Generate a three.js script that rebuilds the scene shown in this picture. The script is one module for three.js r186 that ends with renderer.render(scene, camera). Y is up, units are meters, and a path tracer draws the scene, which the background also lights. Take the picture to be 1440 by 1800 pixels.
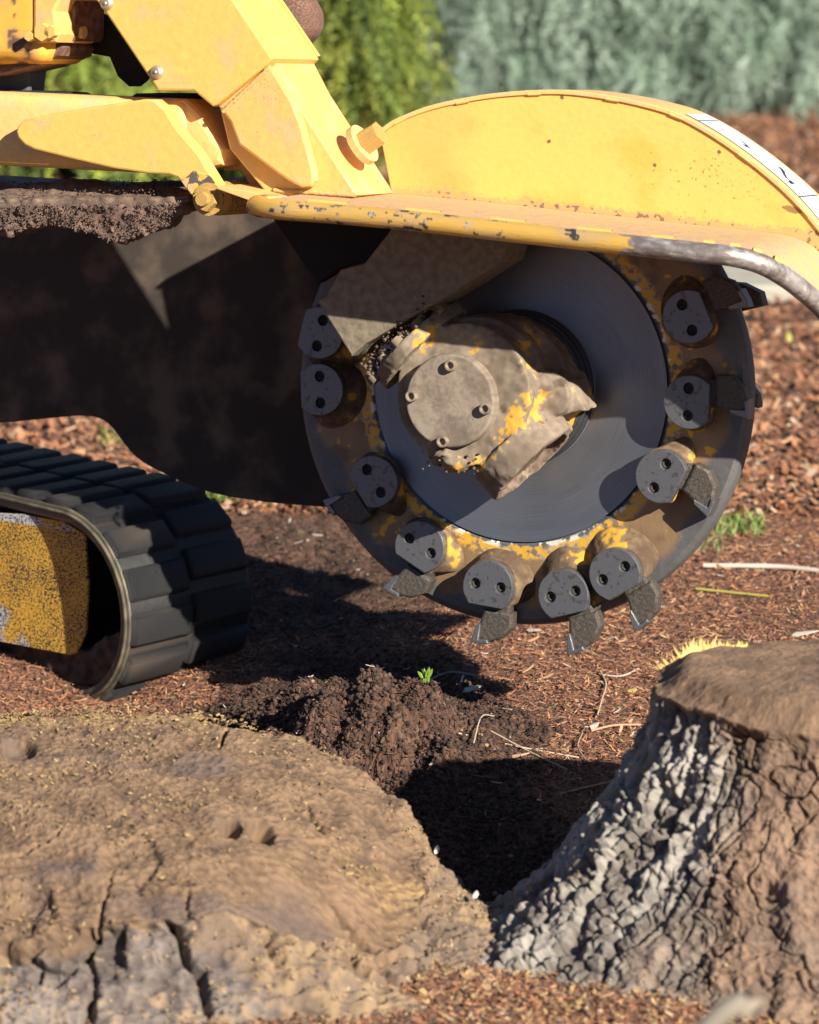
import * as THREE from 'three';
import { ImprovedNoise } from 'three/addons/math/ImprovedNoise.js';
import { RoundedBoxGeometry } from 'three/addons/geometries/RoundedBoxGeometry.js';
import { ConvexGeometry } from 'three/addons/geometries/ConvexGeometry.js';
import { mergeGeometries, mergeVertices, toCreasedNormals } from 'three/addons/utils/BufferGeometryUtils.js';

// ---------------------------------------------------------------- camera, sky, sun, exposure
const R = Math.PI / 180, CAM = new THREE.Vector3(0, 1.4, 5), PITCH = 12.5 * R, FPX = 6860;
const scene = new THREE.Scene();
const camera = new THREE.PerspectiveCamera(2 * Math.atan(900 / FPX) / R, 0.8, 0.1, 200);
camera.position.copy(CAM); camera.rotation.set(-PITCH, 0, 0);
camera.focus = 5.02; camera.userData.fStop = 6.3;
const SUN = new THREE.Vector3(Math.sin(39 * R) * Math.cos(28 * R), Math.sin(28 * R), Math.cos(39 * R) * Math.cos(28 * R));
{ // a deep clear sky: blue overhead, paler low down, a broad glow round the sun
  const W = 256, H = 128, d = new Float32Array(W * H * 4);
  for (let j = 0; j < H; j++) for (let i = 0; i < W; i++) {
    const el = ((j + 0.5) / H - 0.5) * Math.PI, az = ((i + 0.5) / W - 0.5) * 2 * Math.PI, x = Math.cos(el) * Math.cos(az), y = Math.sin(el), z = Math.cos(el) * Math.sin(az), c = Math.max(0, x * SUN.x + y * SUN.y + z * SUN.z), h = Math.pow(1 - Math.max(0, y), 4), g = 0.1 * Math.pow(c, 8) + 0.25 * Math.pow(c, 60), k = (j * W + i) * 4;
    d[k] = 0.03 + 0.09 * h + g; d[k + 1] = 0.062 + 0.1 * h + 0.96 * g; d[k + 2] = 0.14 + 0.1 * h + 0.85 * g; d[k + 3] = 1;
  }
  const t = new THREE.DataTexture(d, W, H, THREE.RGBAFormat, THREE.FloatType); t.mapping = THREE.EquirectangularReflectionMapping; t.magFilter = THREE.LinearFilter; t.needsUpdate = true; scene.background = scene.environment = t;
}
const sun = new THREE.DirectionalLight(new THREE.Color(1, 0.93, 0.82), 5);
sun.position.copy(SUN).multiplyScalar(12); sun.castShadow = true; sun.shadow.radius = 1; sun.shadow.mapSize.set(4096, 4096);
Object.assign(sun.shadow.camera, { left: -6, right: 6, top: 6, bottom: -6, near: 0.5, far: 40 }); scene.add(sun);
const renderer = new THREE.WebGLRenderer({ antialias: true });
renderer.toneMapping = THREE.LinearToneMapping; renderer.toneMappingExposure = 2.0;
renderer.shadowMap.enabled = true; renderer.shadowMap.type = THREE.PCFSoftShadowMap;

// ---------------------------------------------------------------- helpers
let seed = 7;
const rnd = () => { seed = (seed + 0x6d2b79f5) | 0; let t = Math.imul(seed ^ (seed >>> 15), 1 | seed); t = (t + Math.imul(t ^ (t >>> 7), 61 | t)) ^ t; return ((t ^ (t >>> 14)) >>> 0) / 4294967296; };
const rr = (a, b) => a + (b - a) * rnd(), pick = (a) => a[Math.floor(rnd() * a.length)];
const { clamp, smoothstep, lerp } = THREE.MathUtils;
const V3 = (x, y, z) => new THREE.Vector3(x, y, z), V2 = (x, y) => new THREE.Vector2(x, y);
const IN = new ImprovedNoise();
const ns = (x, y, z) => IN.noise(x, y, z);
const fbm = (x, y, z, o = 4) => { let s = 0, a = 0.5; for (let i = 0; i < o; i++, a *= 0.5) { s += a * IN.noise(x, y, z); x = x * 2.03 + 3.1; y = y * 2.03 + 1.7; z = z * 2.03 + 5.3; } return s; };
const h3 = (x, y, z, k) => { let h = Math.imul(x, 374761393) ^ Math.imul(y, 668265263) ^ Math.imul(z, 2147483647 - 1274126177) ^ Math.imul(k, 974634777); h = Math.imul(h ^ (h >>> 13), 1274126177); return ((h ^ (h >>> 16)) >>> 0) / 4294967296; };
function worley(x, y, z) {                       // [nearest, second nearest, hash of nearest]
  const xi = Math.floor(x), yi = Math.floor(y), zi = Math.floor(z); let a = 9, b = 9, id = 0;
  for (let i = -1; i < 2; i++) for (let j = -1; j < 2; j++) for (let k = -1; k < 2; k++) {
    const X = xi + i, Y = yi + j, Z = zi + k, dx = X + h3(X, Y, Z, 1) - x, dy = Y + h3(X, Y, Z, 2) - y, dz = Z + h3(X, Y, Z, 3) - z, d = dx * dx + dy * dy + dz * dz;
    if (d < a) { b = a; a = d; id = h3(X, Y, Z, 4); } else if (d < b) b = d;
  }
  return [Math.sqrt(a), Math.sqrt(b), id];
}
function worley2(x, y) {
  const xi = Math.floor(x), yi = Math.floor(y); let a = 9, b = 9, id = 0;
  for (let i = -1; i < 2; i++) for (let j = -1; j < 2; j++) {
    const X = xi + i, Y = yi + j, dx = X + h3(X, Y, 5, 1) - x, dy = Y + h3(X, Y, 5, 2) - y, d = dx * dx + dy * dy;
    if (d < a) { b = a; a = d; id = h3(X, Y, 5, 4); } else if (d < b) b = d;
  }
  return [Math.sqrt(a), Math.sqrt(b), id];
}
// a pixel of the 1440 x 1800 photograph as a view ray; frames are real planes of the machine
const UPV = V3(0, Math.cos(PITCH), -Math.sin(PITCH)), FWD = V3(0, -Math.sin(PITCH), -Math.cos(PITCH));
const ray = (px, py) => V3((px - 720) / FPX, 0, 0).addScaledVector(UPV, -(py - 900) / FPX).add(FWD);
const onGround = (px, py, h = 0) => { const d = ray(px, py); return CAM.clone().addScaledVector(d, (h - CAM.y) / d.y); };
const atZ = (px, py, z) => { const d = ray(px, py); return CAM.clone().addScaledVector(d, (z - CAM.z) / d.z); };
function frame(o, yaw, tilt = 0) {
  const f = { o, u: V3(Math.cos(yaw), 0, -Math.sin(yaw)), n: V3(Math.sin(yaw) * Math.cos(tilt), Math.sin(tilt), Math.cos(yaw) * Math.cos(tilt)) };
  f.v = f.n.clone().cross(f.u); f.q = new THREE.Quaternion().setFromRotationMatrix(new THREE.Matrix4().makeBasis(f.u, f.v, f.n));
  f.at = (px, py, n = 0) => { const d = ray(px, py), t = (n - CAM.clone().sub(o).dot(f.n)) / d.dot(f.n), P = CAM.clone().addScaledVector(d, t).sub(o); return V2(P.dot(f.u), P.dot(f.v)); };
  f.at3 = (px, py, n = 0) => { const a = f.at(px, py, n); return V3(a.x, a.y, n); };
  f.poly = (pts, n) => pts.map(([x, y]) => f.at(x, y, n));
  return f;
}
const WF = frame(V3(0.1432, 0.4568, 0), -20.98 * R, 6 * R), WR = 0.3118, WB = frame(WF.o.clone().addScaledVector(WF.n, 0.09), -20.98 * R, 6 * R);       // the cutter wheel: centre and plane, leaning back a little
const TF = frame(onGround(150, 1260, -0.078), -45 * R);                        // the near face of the crawler track

const used = {};
function numbered(n) { const k = used[n] = (used[n] ?? -1) + 1; return k ? n + '_' + String(k).padStart(3, '0') : n; }
function tag(o, label, category, group, kind) { o.userData = { ...o.userData, ...(label && { label }), ...(category && { category }), ...(group && { group }), ...(kind && { kind }) }; return o; }
function mesh(name, g, m, parent = scene) {
  const o = new THREE.Mesh(Array.isArray(g) ? mergeGeometries(g.map((x) => { const y = x.index ? x.toNonIndexed() : x; for (const k of Object.keys(y.attributes)) if (!['position', 'normal', 'uv'].includes(k)) y.deleteAttribute(k); return y; })) : g, m);
  o.name = parent === scene ? numbered(name) : name; o.castShadow = o.receiveShadow = true; parent.add(o); return o;
}
function base(name, label, category, p = V3(0, 0, 0), group) { const o = new THREE.Group(); o.name = numbered(name); o.position.copy(p); scene.add(o); return tag(o, label, category, group); }
const smooth = (pts, n = 60, closed = false) => new THREE.SplineCurve(pts).getPoints(n);
function extr(pts, n0, n1, bevel = 0.003, holes = []) {
  const s = pts instanceof THREE.Shape ? pts : new THREE.Shape(pts); holes.forEach((h) => s.holes.push(h));
  const g = new THREE.ExtrudeGeometry(s, { depth: n1 - n0 - 2 * bevel, bevelEnabled: bevel > 0, bevelThickness: bevel, bevelSize: bevel, bevelOffset: -bevel, bevelSegments: 2, curveSegments: 20 });
  return g.translate(0, 0, n0 + bevel);
}
function tube(pts, r, n = 24, rad = 8, closed = false) { return new THREE.TubeGeometry(new THREE.CatmullRomCurve3(pts, closed), n, r, rad, closed); }
const orient = (g, p, dir, up) => { const q = new THREE.Quaternion().setFromUnitVectors(V3(0, 0, 1), dir.clone().normalize()); return g.applyQuaternion(q).translate(p.x, p.y, p.z); };
const cylZ = (r0, r1, d, seg = 32) => new THREE.CylinderGeometry(r1, r0, d, seg).rotateX(Math.PI / 2).translate(0, 0, d / 2);   // from z = 0 (r0) to z = d (r1)
const lathe = (prof, seg = 48) => new THREE.LatheGeometry(prof.map(([r, z]) => V2(r, z)), seg).rotateX(Math.PI / 2);          // profile (r, z): axis +z
function color(g, fn) {
  const p = g.attributes.position, n = g.attributes.normal, c = new Float32Array(p.count * 3);
  for (let i = 0; i < p.count; i++) { const k = fn(p.getX(i), p.getY(i), p.getZ(i), n ? n.getX(i) : 0, n ? n.getY(i) : 1, n ? n.getZ(i) : 0, i); c[i * 3] = k[0]; c[i * 3 + 1] = k[1]; c[i * 3 + 2] = k[2]; }
  g.setAttribute('color', new THREE.BufferAttribute(c, 3)); return g;
}
const mix = (a, b, t) => [a[0] + (b[0] - a[0]) * t, a[1] + (b[1] - a[1]) * t, a[2] + (b[2] - a[2]) * t];
// surface nets: the zero set of f over a box
function nets(f, lo, hi, h) {
  const nx = Math.ceil((hi[0] - lo[0]) / h) + 1, ny = Math.ceil((hi[1] - lo[1]) / h) + 1, nz = Math.ceil((hi[2] - lo[2]) / h) + 1, at = (i, j, k) => (k * ny + j) * nx + i;
  const F = new Float32Array(nx * ny * nz), id = new Int32Array(nx * ny * nz).fill(-1), P = [], I = [];
  for (let k = 0; k < nz; k++) for (let j = 0; j < ny; j++) for (let i = 0; i < nx; i++) F[at(i, j, k)] = f(lo[0] + i * h, lo[1] + j * h, lo[2] + k * h);
  for (let k = 0; k < nz - 1; k++) for (let j = 0; j < ny - 1; j++) for (let i = 0; i < nx - 1; i++) {
    let m = 0, sx = 0, sy = 0, sz = 0, c = 0; const v = [];
    for (let q = 0; q < 8; q++) { v[q] = F[at(i + (q & 1), j + ((q >> 1) & 1), k + (q >> 2))]; if (v[q] < 0) m |= 1 << q; }
    if (!m || m === 255) continue;
    for (let a = 0; a < 8; a++) for (const bit of [1, 2, 4]) if (!(a & bit)) { const b = a | bit; if ((v[a] < 0) !== (v[b] < 0)) { const t = v[a] / (v[a] - v[b]); sx += (a & 1) + (bit === 1 ? t : 0); sy += ((a >> 1) & 1) + (bit === 2 ? t : 0); sz += (a >> 2) + (bit === 4 ? t : 0); c++; } }
    id[at(i, j, k)] = P.length / 3; P.push(lo[0] + (i + sx / c) * h, lo[1] + (j + sy / c) * h, lo[2] + (k + sz / c) * h);
  }
  const quad = (a, b, c, d, flip) => { if (a < 0 || b < 0 || c < 0 || d < 0) return; flip ? I.push(a, c, b, a, d, c) : I.push(a, b, c, a, c, d); };
  for (let k = 1; k < nz - 1; k++) for (let j = 1; j < ny - 1; j++) for (let i = 1; i < nx - 1; i++) {
    const a = F[at(i, j, k)] < 0;
    if (a !== F[at(i + 1, j, k)] < 0) quad(id[at(i, j - 1, k - 1)], id[at(i, j, k - 1)], id[at(i, j, k)], id[at(i, j - 1, k)], !a);
    if (a !== F[at(i, j + 1, k)] < 0) quad(id[at(i - 1, j, k - 1)], id[at(i - 1, j, k)], id[at(i, j, k)], id[at(i, j, k - 1)], !a);
    if (a !== F[at(i, j, k + 1)] < 0) quad(id[at(i - 1, j - 1, k)], id[at(i, j - 1, k)], id[at(i, j, k)], id[at(i - 1, j, k)], !a);
  }
  const g = new THREE.BufferGeometry(); g.setAttribute('position', new THREE.Float32BufferAttribute(P, 3)); g.setIndex(I); g.computeVertexNormals(); return g;
}
const smin = (a, b, k) => { const h = Math.max(k - Math.abs(a - b), 0) / k; return Math.min(a, b) - h * h * k * 0.25; };
const sdCyl = (p, c, d, r, h) => { const x = p[0] - c.x, y = p[1] - c.y, z = p[2] - c.z, t = x * d.x + y * d.y + z * d.z, q = Math.sqrt(Math.max(0, x * x + y * y + z * z - t * t)) - r, w = Math.abs(t) - h; return Math.min(Math.max(q, w), 0) + Math.hypot(Math.max(q, 0), Math.max(w, 0)); };
// textures
const lin2s = (x) => { x = clamp(x, 0, 1); return Math.round(255 * (x <= 0.0031308 ? 12.92 * x : 1.055 * Math.pow(x, 1 / 2.4) - 0.055)); };
function tex(w, h, fn, srgb = true, repeat) {
  const d = new Uint8Array(w * h * 4);
  for (let y = 0, i = 0; y < h; y++) for (let x = 0; x < w; x++, i += 4) { const c = fn(x / w, y / h); d[i] = srgb ? lin2s(c[0]) : clamp(c[0] * 255, 0, 255); d[i + 1] = srgb ? lin2s(c[1]) : clamp(c[1] * 255, 0, 255); d[i + 2] = srgb ? lin2s(c[2]) : clamp(c[2] * 255, 0, 255); d[i + 3] = 255; }
  const t = new THREE.DataTexture(d, w, h); t.magFilter = THREE.LinearFilter; t.minFilter = THREE.LinearMipmapLinearFilter; t.generateMipmaps = true; t.wrapS = t.wrapT = THREE.RepeatWrapping;
  if (srgb) t.colorSpace = THREE.SRGBColorSpace; if (repeat) t.repeat.set(...repeat); t.needsUpdate = true; return t;
}
// noise that tiles over 0..1 with a given number of cells: walked on a torus-like pair of circles
const tn = (u, v, c, s = 0) => {
  c = Math.round(c); const x = u * c, y = v * c, xi = Math.floor(x), yi = Math.floor(y), fx = x - xi, fy = y - yi, k = Math.round(s * 10) + c * 31, q = (i, j, dx, dy) => { const t = h3(((xi + i) % c + c) % c, ((yi + j) % c + c) % c, k, 3) * 6.2832; return Math.cos(t) * dx + Math.sin(t) * dy; };
  const w = (t) => t * t * t * (t * (t * 6 - 15) + 10), a = w(fx), b = w(fy); return 1.4 * lerp(lerp(q(0, 0, fx, fy), q(1, 0, fx - 1, fy), a), lerp(q(0, 1, fx, fy - 1), q(1, 1, fx - 1, fy - 1), a), b);
};
const tfbm = (u, v, c, o, s = 0) => { let r = 0, a = 0.5; for (let i = 0; i < o; i++, a *= 0.5, c *= 2) r += a * tn(u, v, c, s + i * 9.1); return r; };
const grey = (v) => [v, v, v];
const grainTex = tex(512, 512, (u, v) => grey(0.5 + 0.5 * tfbm(u, v, 14, 4) + 0.2 * (h3(Math.floor(u * 512), Math.floor(v * 512), 1, 2) - 0.5)), false);
const rep = (t, k) => { const c = t.clone(); c.repeat.set(k, k); return c; };
function std(o) { return new THREE.MeshStandardMaterial({ roughness: 0.6, metalness: 0, ...o }); }
const C = (r, g, b) => new THREE.Color().setRGB(r, g, b);

// ---------------------------------------------------------------- materials of the machine
const YEL = [0.78, 0.485, 0.12], DUST = [0.58, 0.41, 0.25];
function paintTex(dust, speck, s, base0 = YEL, res = 768) {
  return tex(res, res, (u, v) => {
    const d = smoothstep(tfbm(u, v, 9, 5, s) + dust, -0.1, 0.55), f = 0.94 + 0.12 * tfbm(u, v, 40, 3, s + 4);
    let c = mix(base0, DUST, d * 0.6); c = [c[0] * f, c[1] * f, c[2] * f];
    const g = tn(u, v, 150, s + 2) + 0.3 * tfbm(u, v, 6, 2, s + 5);
    return mix(c, [0.16, 0.1, 0.05], smoothstep(g, speck + 0.16, speck + 0.26) * 0.7);
  });
}
const yellowM = new THREE.MeshPhysicalMaterial({ map: rep(paintTex(-0.12, 0.58, 1), 2.5), roughness: 0.5, clearcoat: 0.25, clearcoatRoughness: 0.4, bumpMap: rep(grainTex, 6), bumpScale: 0.0004 });
const dustyM = new THREE.MeshPhysicalMaterial({ map: rep(paintTex(0.16, 0.5, 2, [0.76, 0.48, 0.16]), 2.5), roughness: 0.65, clearcoat: 0.1, clearcoatRoughness: 0.5, bumpMap: rep(grainTex, 6), bumpScale: 0.0006 });
const orangeM = new THREE.MeshPhysicalMaterial({ map: rep(paintTex(0.05, 0.5, 3, [0.76, 0.45, 0.13]), 2.5), roughness: 0.55, clearcoat: 0.2, clearcoatRoughness: 0.45, bumpMap: rep(grainTex, 6), bumpScale: 0.0005 });
const chippedM = std({ map: rep(tex(512, 512, (u, v) => { const n = tfbm(u, v, 10, 5, 8), d = tfbm(u, v, 7, 4, 3); let c = mix([0.74, 0.42, 0.06], DUST, smoothstep(d, -0.1, 0.4) * 0.7); c = mix(c, [0.1, 0.085, 0.075], smoothstep(n, 0.06, 0.11)); return c; }), 6), roughness: 0.6, bumpMap: rep(grainTex, 6), bumpScale: 0.0008 });
const plateM = std({ map: rep(tex(512, 512, (u, v) => { const l = tfbm(u * 1, v, 6, 4, 5) * 0.5 + 0.35 * tn(u * 6 % 1, v, 160, 2); return grey(0.17 + 0.055 * l).map((x, i) => x * [0.98, 1, 1.06][i]); }), 9), roughness: 0.4, metalness: 0.6, bumpMap: rep(grainTex, 9), bumpScale: 0.0002 });
const plateVar = [0, 1, 2].map((k) => { const m = plateM.clone(), t = tex(384, 384, (u, v) => { const w = u * Math.cos(k) + v * Math.sin(k), q = v * Math.cos(k) - u * Math.sin(k), l = 0.5 * ns(w * 6, q * 110, k) + 0.4 * ns(w * 14, q * 260, k + 4), b = fbm(u * 9, v * 9, k * 3, 4), c = [0.165 + 0.05 * l, 0.168 + 0.05 * l, 0.18 + 0.052 * l]; return mix(mix(c, [0.07, 0.062, 0.056], smoothstep(b, 0.12, 0.3) * 0.7), [0.3, 0.3, 0.31], smoothstep(l + b, 0.5, 0.7) * 0.6); }); m.map = rep(t, 13); return m; });
const steelM = std({ color: C(0.05, 0.05, 0.053), roughness: 0.5, metalness: 0.4, bumpMap: rep(grainTex, 8), bumpScale: 0.0005 });
const brightM = std({ color: C(0.24, 0.24, 0.25), roughness: 0.4, metalness: 0.8, bumpMap: rep(grainTex, 20), bumpScale: 0.0006 });
const toothM = std({ map: rep(tex(512, 512, (u, v) => mix([0.06, 0.052, 0.045], [0.13, 0.108, 0.085], smoothstep(tfbm(u, v, 40, 4, 6), -0.6, 0.6))), 8), roughness: 0.5, metalness: 0.35, bumpMap: rep(grainTex, 12), bumpScale: 0.0012 });
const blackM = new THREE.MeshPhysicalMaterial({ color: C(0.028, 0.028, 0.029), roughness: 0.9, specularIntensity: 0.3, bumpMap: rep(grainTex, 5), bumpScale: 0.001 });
const screwM = std({ color: C(0.55, 0.48, 0.36), roughness: 0.4, metalness: 0.7 });
const vcM = std({ vertexColors: true, roughness: 0.92 });
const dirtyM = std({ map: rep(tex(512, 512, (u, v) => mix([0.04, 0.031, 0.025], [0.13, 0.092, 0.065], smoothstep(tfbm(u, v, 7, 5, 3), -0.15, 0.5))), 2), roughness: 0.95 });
const rustM = std({ map: rep(tex(256, 256, (u, v) => mix([0.1, 0.05, 0.035], [0.22, 0.12, 0.08], smoothstep(tfbm(u, v, 12, 4, 2), -0.3, 0.4))), 6), roughness: 0.85, bumpMap: rep(grainTex, 6), bumpScale: 0.001 });

// ---------------------------------------------------------------- ground
const P0 = onGround(640, 1240, 0.08), P3 = onGround(560, 1000, 0.02), P4 = onGround(300, 1275, 0.02), P5 = onGround(520, 1200, 0.05), P1 = onGround(770, 1310, 0.05), P2 = onGround(430, 1270, 0.03), PIT = onGround(630, 1365, 0.03), PIT2 = onGround(900, 1500, 0), TRK = V3(-0.54, 0, 0.0);
const bump2 = (x, z, p, rx, rz) => Math.exp(-(((x - p.x) / rx) ** 2) - ((z - p.z) / rz) ** 2);
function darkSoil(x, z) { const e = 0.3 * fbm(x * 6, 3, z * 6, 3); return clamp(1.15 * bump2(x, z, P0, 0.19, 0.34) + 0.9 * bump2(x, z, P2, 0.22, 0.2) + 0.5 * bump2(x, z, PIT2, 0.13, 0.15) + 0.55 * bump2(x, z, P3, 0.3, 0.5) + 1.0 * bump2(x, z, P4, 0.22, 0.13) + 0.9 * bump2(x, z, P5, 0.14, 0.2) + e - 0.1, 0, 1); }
function gh(x, z) {
  let h = 0.014 * fbm(x * 2.2, 1, z * 2.2, 3) + 0.008 * fbm(x * 14, 2, z * 14, 3) + 0.022 * smoothstep(0.66 - z, 0, 0.4) - 0.13 * bump2(x, z, TRK, 0.36, 0.44);
  const s = darkSoil(x, z);
  h += 0.1 * bump2(x, z, P0, 0.13, 0.11) + 0.05 * bump2(x, z, P5, 0.1, 0.12) + 0.006 * bump2(x, z, P4, 0.2, 0.09) + 0.02 * bump2(x, z, P1, 0.14, 0.1) + 0.012 * bump2(x, z, P2, 0.12, 0.1) - 0.06 * bump2(x, z, PIT, 0.07, 0.07) - 0.07 * bump2(x, z, PIT2, 0.1, 0.14);
  if (s > 0.02) h += s * (0.06 * fbm(x * 18, 5, z * 18, 5) + 0.008 * fbm(x * 110, 6, z * 110, 2));
  return h;
}
{
  const mulchTex = tex(1024, 1024, (u, v) => {
    const a = tfbm(u, v, 8, 3, 1), b = tn(u, v, 60, 2), c = tn(u, v, 130, 3), w = 0.5 + 0.5 * (0.4 * a + 0.5 * b + 0.4 * c);
    let k = mix([0.075, 0.035, 0.021], [0.29, 0.13, 0.07], smoothstep(w, 0.2, 0.85)); k = mix(k, [0.28, 0.17, 0.1], smoothstep(tn(u, v, 90, 6) + 0.3 * a, 0.42, 0.6) * 0.8);
    return k;
  }, true, [1.6, 1.6]);
  const mulchBump = tex(1024, 1024, (u, v) => grey(0.5 + 0.3 * tn(u, v, 60, 2) + 0.25 * tn(u, v, 130, 3) + 0.15 * tn(u, v, 250, 4)), false, [1.6, 1.6]);
  // one sheet: fine cells under the lens, coarse ones out to the horizon
  const xs = [], zs = [], push = (a, from, to, step) => { for (let x = from; x < to - 1e-6; x += step) a.push(x); };
  push(xs, -60, -8, 6.5); push(xs, -8, -1.4, 0.3); push(xs, -1.4, -0.5, 0.02); push(xs, -0.5, 0.4, 0.006); push(xs, 0.4, 1.4, 0.02); push(xs, 1.4, 8, 0.3); push(xs, 8, 60.1, 6.5);
  push(zs, -60, -16, 4); push(zs, -16, -4, 0.25); push(zs, -4, -1, 0.05); push(zs, -1, -0.5, 0.02); push(zs, -0.5, 0.8, 0.006); push(zs, 0.8, 1.9, 0.014); push(zs, 1.9, 8, 0.25); push(zs, 8, 40, 4);
  const P = [], U = [], I = [], K = [];
  for (const z of zs) for (const x of xs) {
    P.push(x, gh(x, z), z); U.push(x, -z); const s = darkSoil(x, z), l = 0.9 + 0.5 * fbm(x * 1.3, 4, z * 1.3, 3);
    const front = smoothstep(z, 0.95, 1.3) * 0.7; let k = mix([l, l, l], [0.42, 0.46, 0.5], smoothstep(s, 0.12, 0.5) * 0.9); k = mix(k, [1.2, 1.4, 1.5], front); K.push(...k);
  }
  for (let j = 0; j < zs.length - 1; j++) for (let i = 0; i < xs.length - 1; i++) { const a = j * xs.length + i, b = a + xs.length; I.push(a, b, a + 1, a + 1, b, b + 1); }
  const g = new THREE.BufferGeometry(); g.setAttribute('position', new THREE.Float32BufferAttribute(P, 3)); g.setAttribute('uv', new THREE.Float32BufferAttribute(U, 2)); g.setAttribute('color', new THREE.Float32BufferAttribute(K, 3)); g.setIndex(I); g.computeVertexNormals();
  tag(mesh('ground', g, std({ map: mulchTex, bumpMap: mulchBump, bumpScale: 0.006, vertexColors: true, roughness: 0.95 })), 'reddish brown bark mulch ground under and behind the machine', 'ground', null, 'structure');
}
// instanced litter
function chipGeo(l, w, t, bend = 0.15) {
  const g = new THREE.BoxGeometry(l, t, w, 3, 1, 1), p = g.attributes.position;
  for (let i = 0; i < p.count; i++) { const x = p.getX(i) / l; p.setY(i, p.getY(i) + bend * l * (x * x) + 0.1 * t * Math.sin(x * 9)); p.setZ(i, p.getZ(i) * (1 - 0.9 * Math.abs(x) * (x > 0 ? 1.2 : 0.5)) + 0.12 * l * Math.sin(x * 3)); }
  g.computeVertexNormals(); return g;
}
function clodGeo(s, det = 2) { const g = mergeVertices(new THREE.IcosahedronGeometry(1, det).deleteAttribute('normal').deleteAttribute('uv')), p = g.attributes.position; for (let i = 0; i < p.count; i++) { const v = V3().fromBufferAttribute(p, i), k = 1 + 0.75 * fbm(v.x * 1.5 + s, v.y * 1.5, v.z * 1.5, 3); p.setXYZ(i, v.x * k, v.y * k * 0.8, v.z * k); } g.computeVertexNormals(); return g; }
function scatter(name, label, category, g, m, n, fn, parent) {
  const o = new THREE.InstancedMesh(g, m, n), d = new THREE.Object3D(), c = new THREE.Color(); let k = 0;
  for (let i = 0; i < n; i++) { const r = fn(d, c, i); if (r === false) continue; d.updateMatrix(); o.setMatrixAt(k, d.matrix); o.setColorAt(k++, c); }
  o.count = k; o.name = parent ? name : numbered(name); o.castShadow = o.receiveShadow = true; (parent ?? scene).add(o); return tag(o, label, category, null, 'stuff');
}
const litterM = std({ roughness: 0.9 });
const inView = (x, z, pad = 0.15) => Math.abs(x) < (5 - z) * 0.106 + pad;
const chipTones = [[0.18, 0.078, 0.038], [0.13, 0.055, 0.028], [0.23, 0.1, 0.048], [0.08, 0.037, 0.024], [0.2, 0.105, 0.058], [0.27, 0.15, 0.08], [0.05, 0.027, 0.019], [0.11, 0.048, 0.028]];
const chipVariants = [chipGeo(0.02, 0.004, 0.0015, 0.2), chipGeo(0.03, 0.0035, 0.0016, 0.12), chipGeo(0.012, 0.006, 0.002, 0.3), chipGeo(0.022, 0.0022, 0.0018, 0.35)];
chipVariants.forEach((g, q) => scatter('bark_mulch', ['shredded reddish bark chips scattered over the ground behind the stumps', 'long shreds of bark lying loose over the mulched ground', 'short flat bark flakes strewn over the mulched ground', 'thin curled bark fibres strewn over the mulched ground'][q], 'bark mulch', g, litterM, 38000, (d, c) => {
  const z = 1.25 - 4.4 * Math.pow(rnd(), 1.5), x = rr(-1, 1) * ((5 - z) * 0.106 + 0.1);
  const s = darkSoil(x, z), ds = s > 0.2; if (ds && rnd() < 0.35) return false;
  d.position.set(x, gh(x, z) + rr(0, 0.005), z); d.rotation.set(rr(-0.5, 0.5), rr(0, 6.3), rr(-0.45, 0.45)); d.scale.setScalar(lerp(0.22, 0.55, Math.pow(rnd(), 1.8)) * (1 + 0.35 * smoothstep(-z, 0, 2)) * (rnd() < 0.05 ? 1.8 : 1));
  const t = pick(chipTones), b = rr(1.05, 2.4); c.setRGB(t[0] * b, t[1] * b, t[2] * b);
  if (rnd() < 0.04) c.setRGB(0.42, 0.29, 0.14); if (ds) { const k = rr(0.3, 0.65); c.setRGB(t[0] * k, t[1] * k * 1.1, t[2] * k * 1.2); } if (rnd() < 0.012) c.setRGB(0.55, 0.48, 0.42); if (rnd() < 0.006) c.setRGB(0.16, 0.18, 0.03);
}));
scatter('coarse_mulch', 'coarser bark pieces on the ground far behind the cutter wheel', 'bark mulch', chipGeo(0.04, 0.014, 0.005, 0.25), litterM, 42000, (d, c) => {
  const z = -1.2 - 9 * Math.pow(rnd(), 1.3), x = rr(-1, 1) * ((5 - z) * 0.106 + 0.2); d.position.set(x, gh(x, z) + rr(0, 0.01), z); d.rotation.set(rr(-0.5, 0.5), rr(0, 6.3), rr(-0.6, 0.6)); d.scale.setScalar(rr(0.3, 1.0));
  const t = pick(chipTones), b = rr(0.8, 1.8); c.setRGB(t[0] * b, t[1] * b, t[2] * b); if (rnd() < 0.05) c.setRGB(0.42, 0.3, 0.2);
});
const clods = [clodGeo(1, 1), clodGeo(4, 1), clodGeo(9, 1)];
const soilTones = [[0.05, 0.026, 0.018], [0.032, 0.018, 0.013], [0.07, 0.037, 0.025], [0.1, 0.056, 0.036]];
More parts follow.
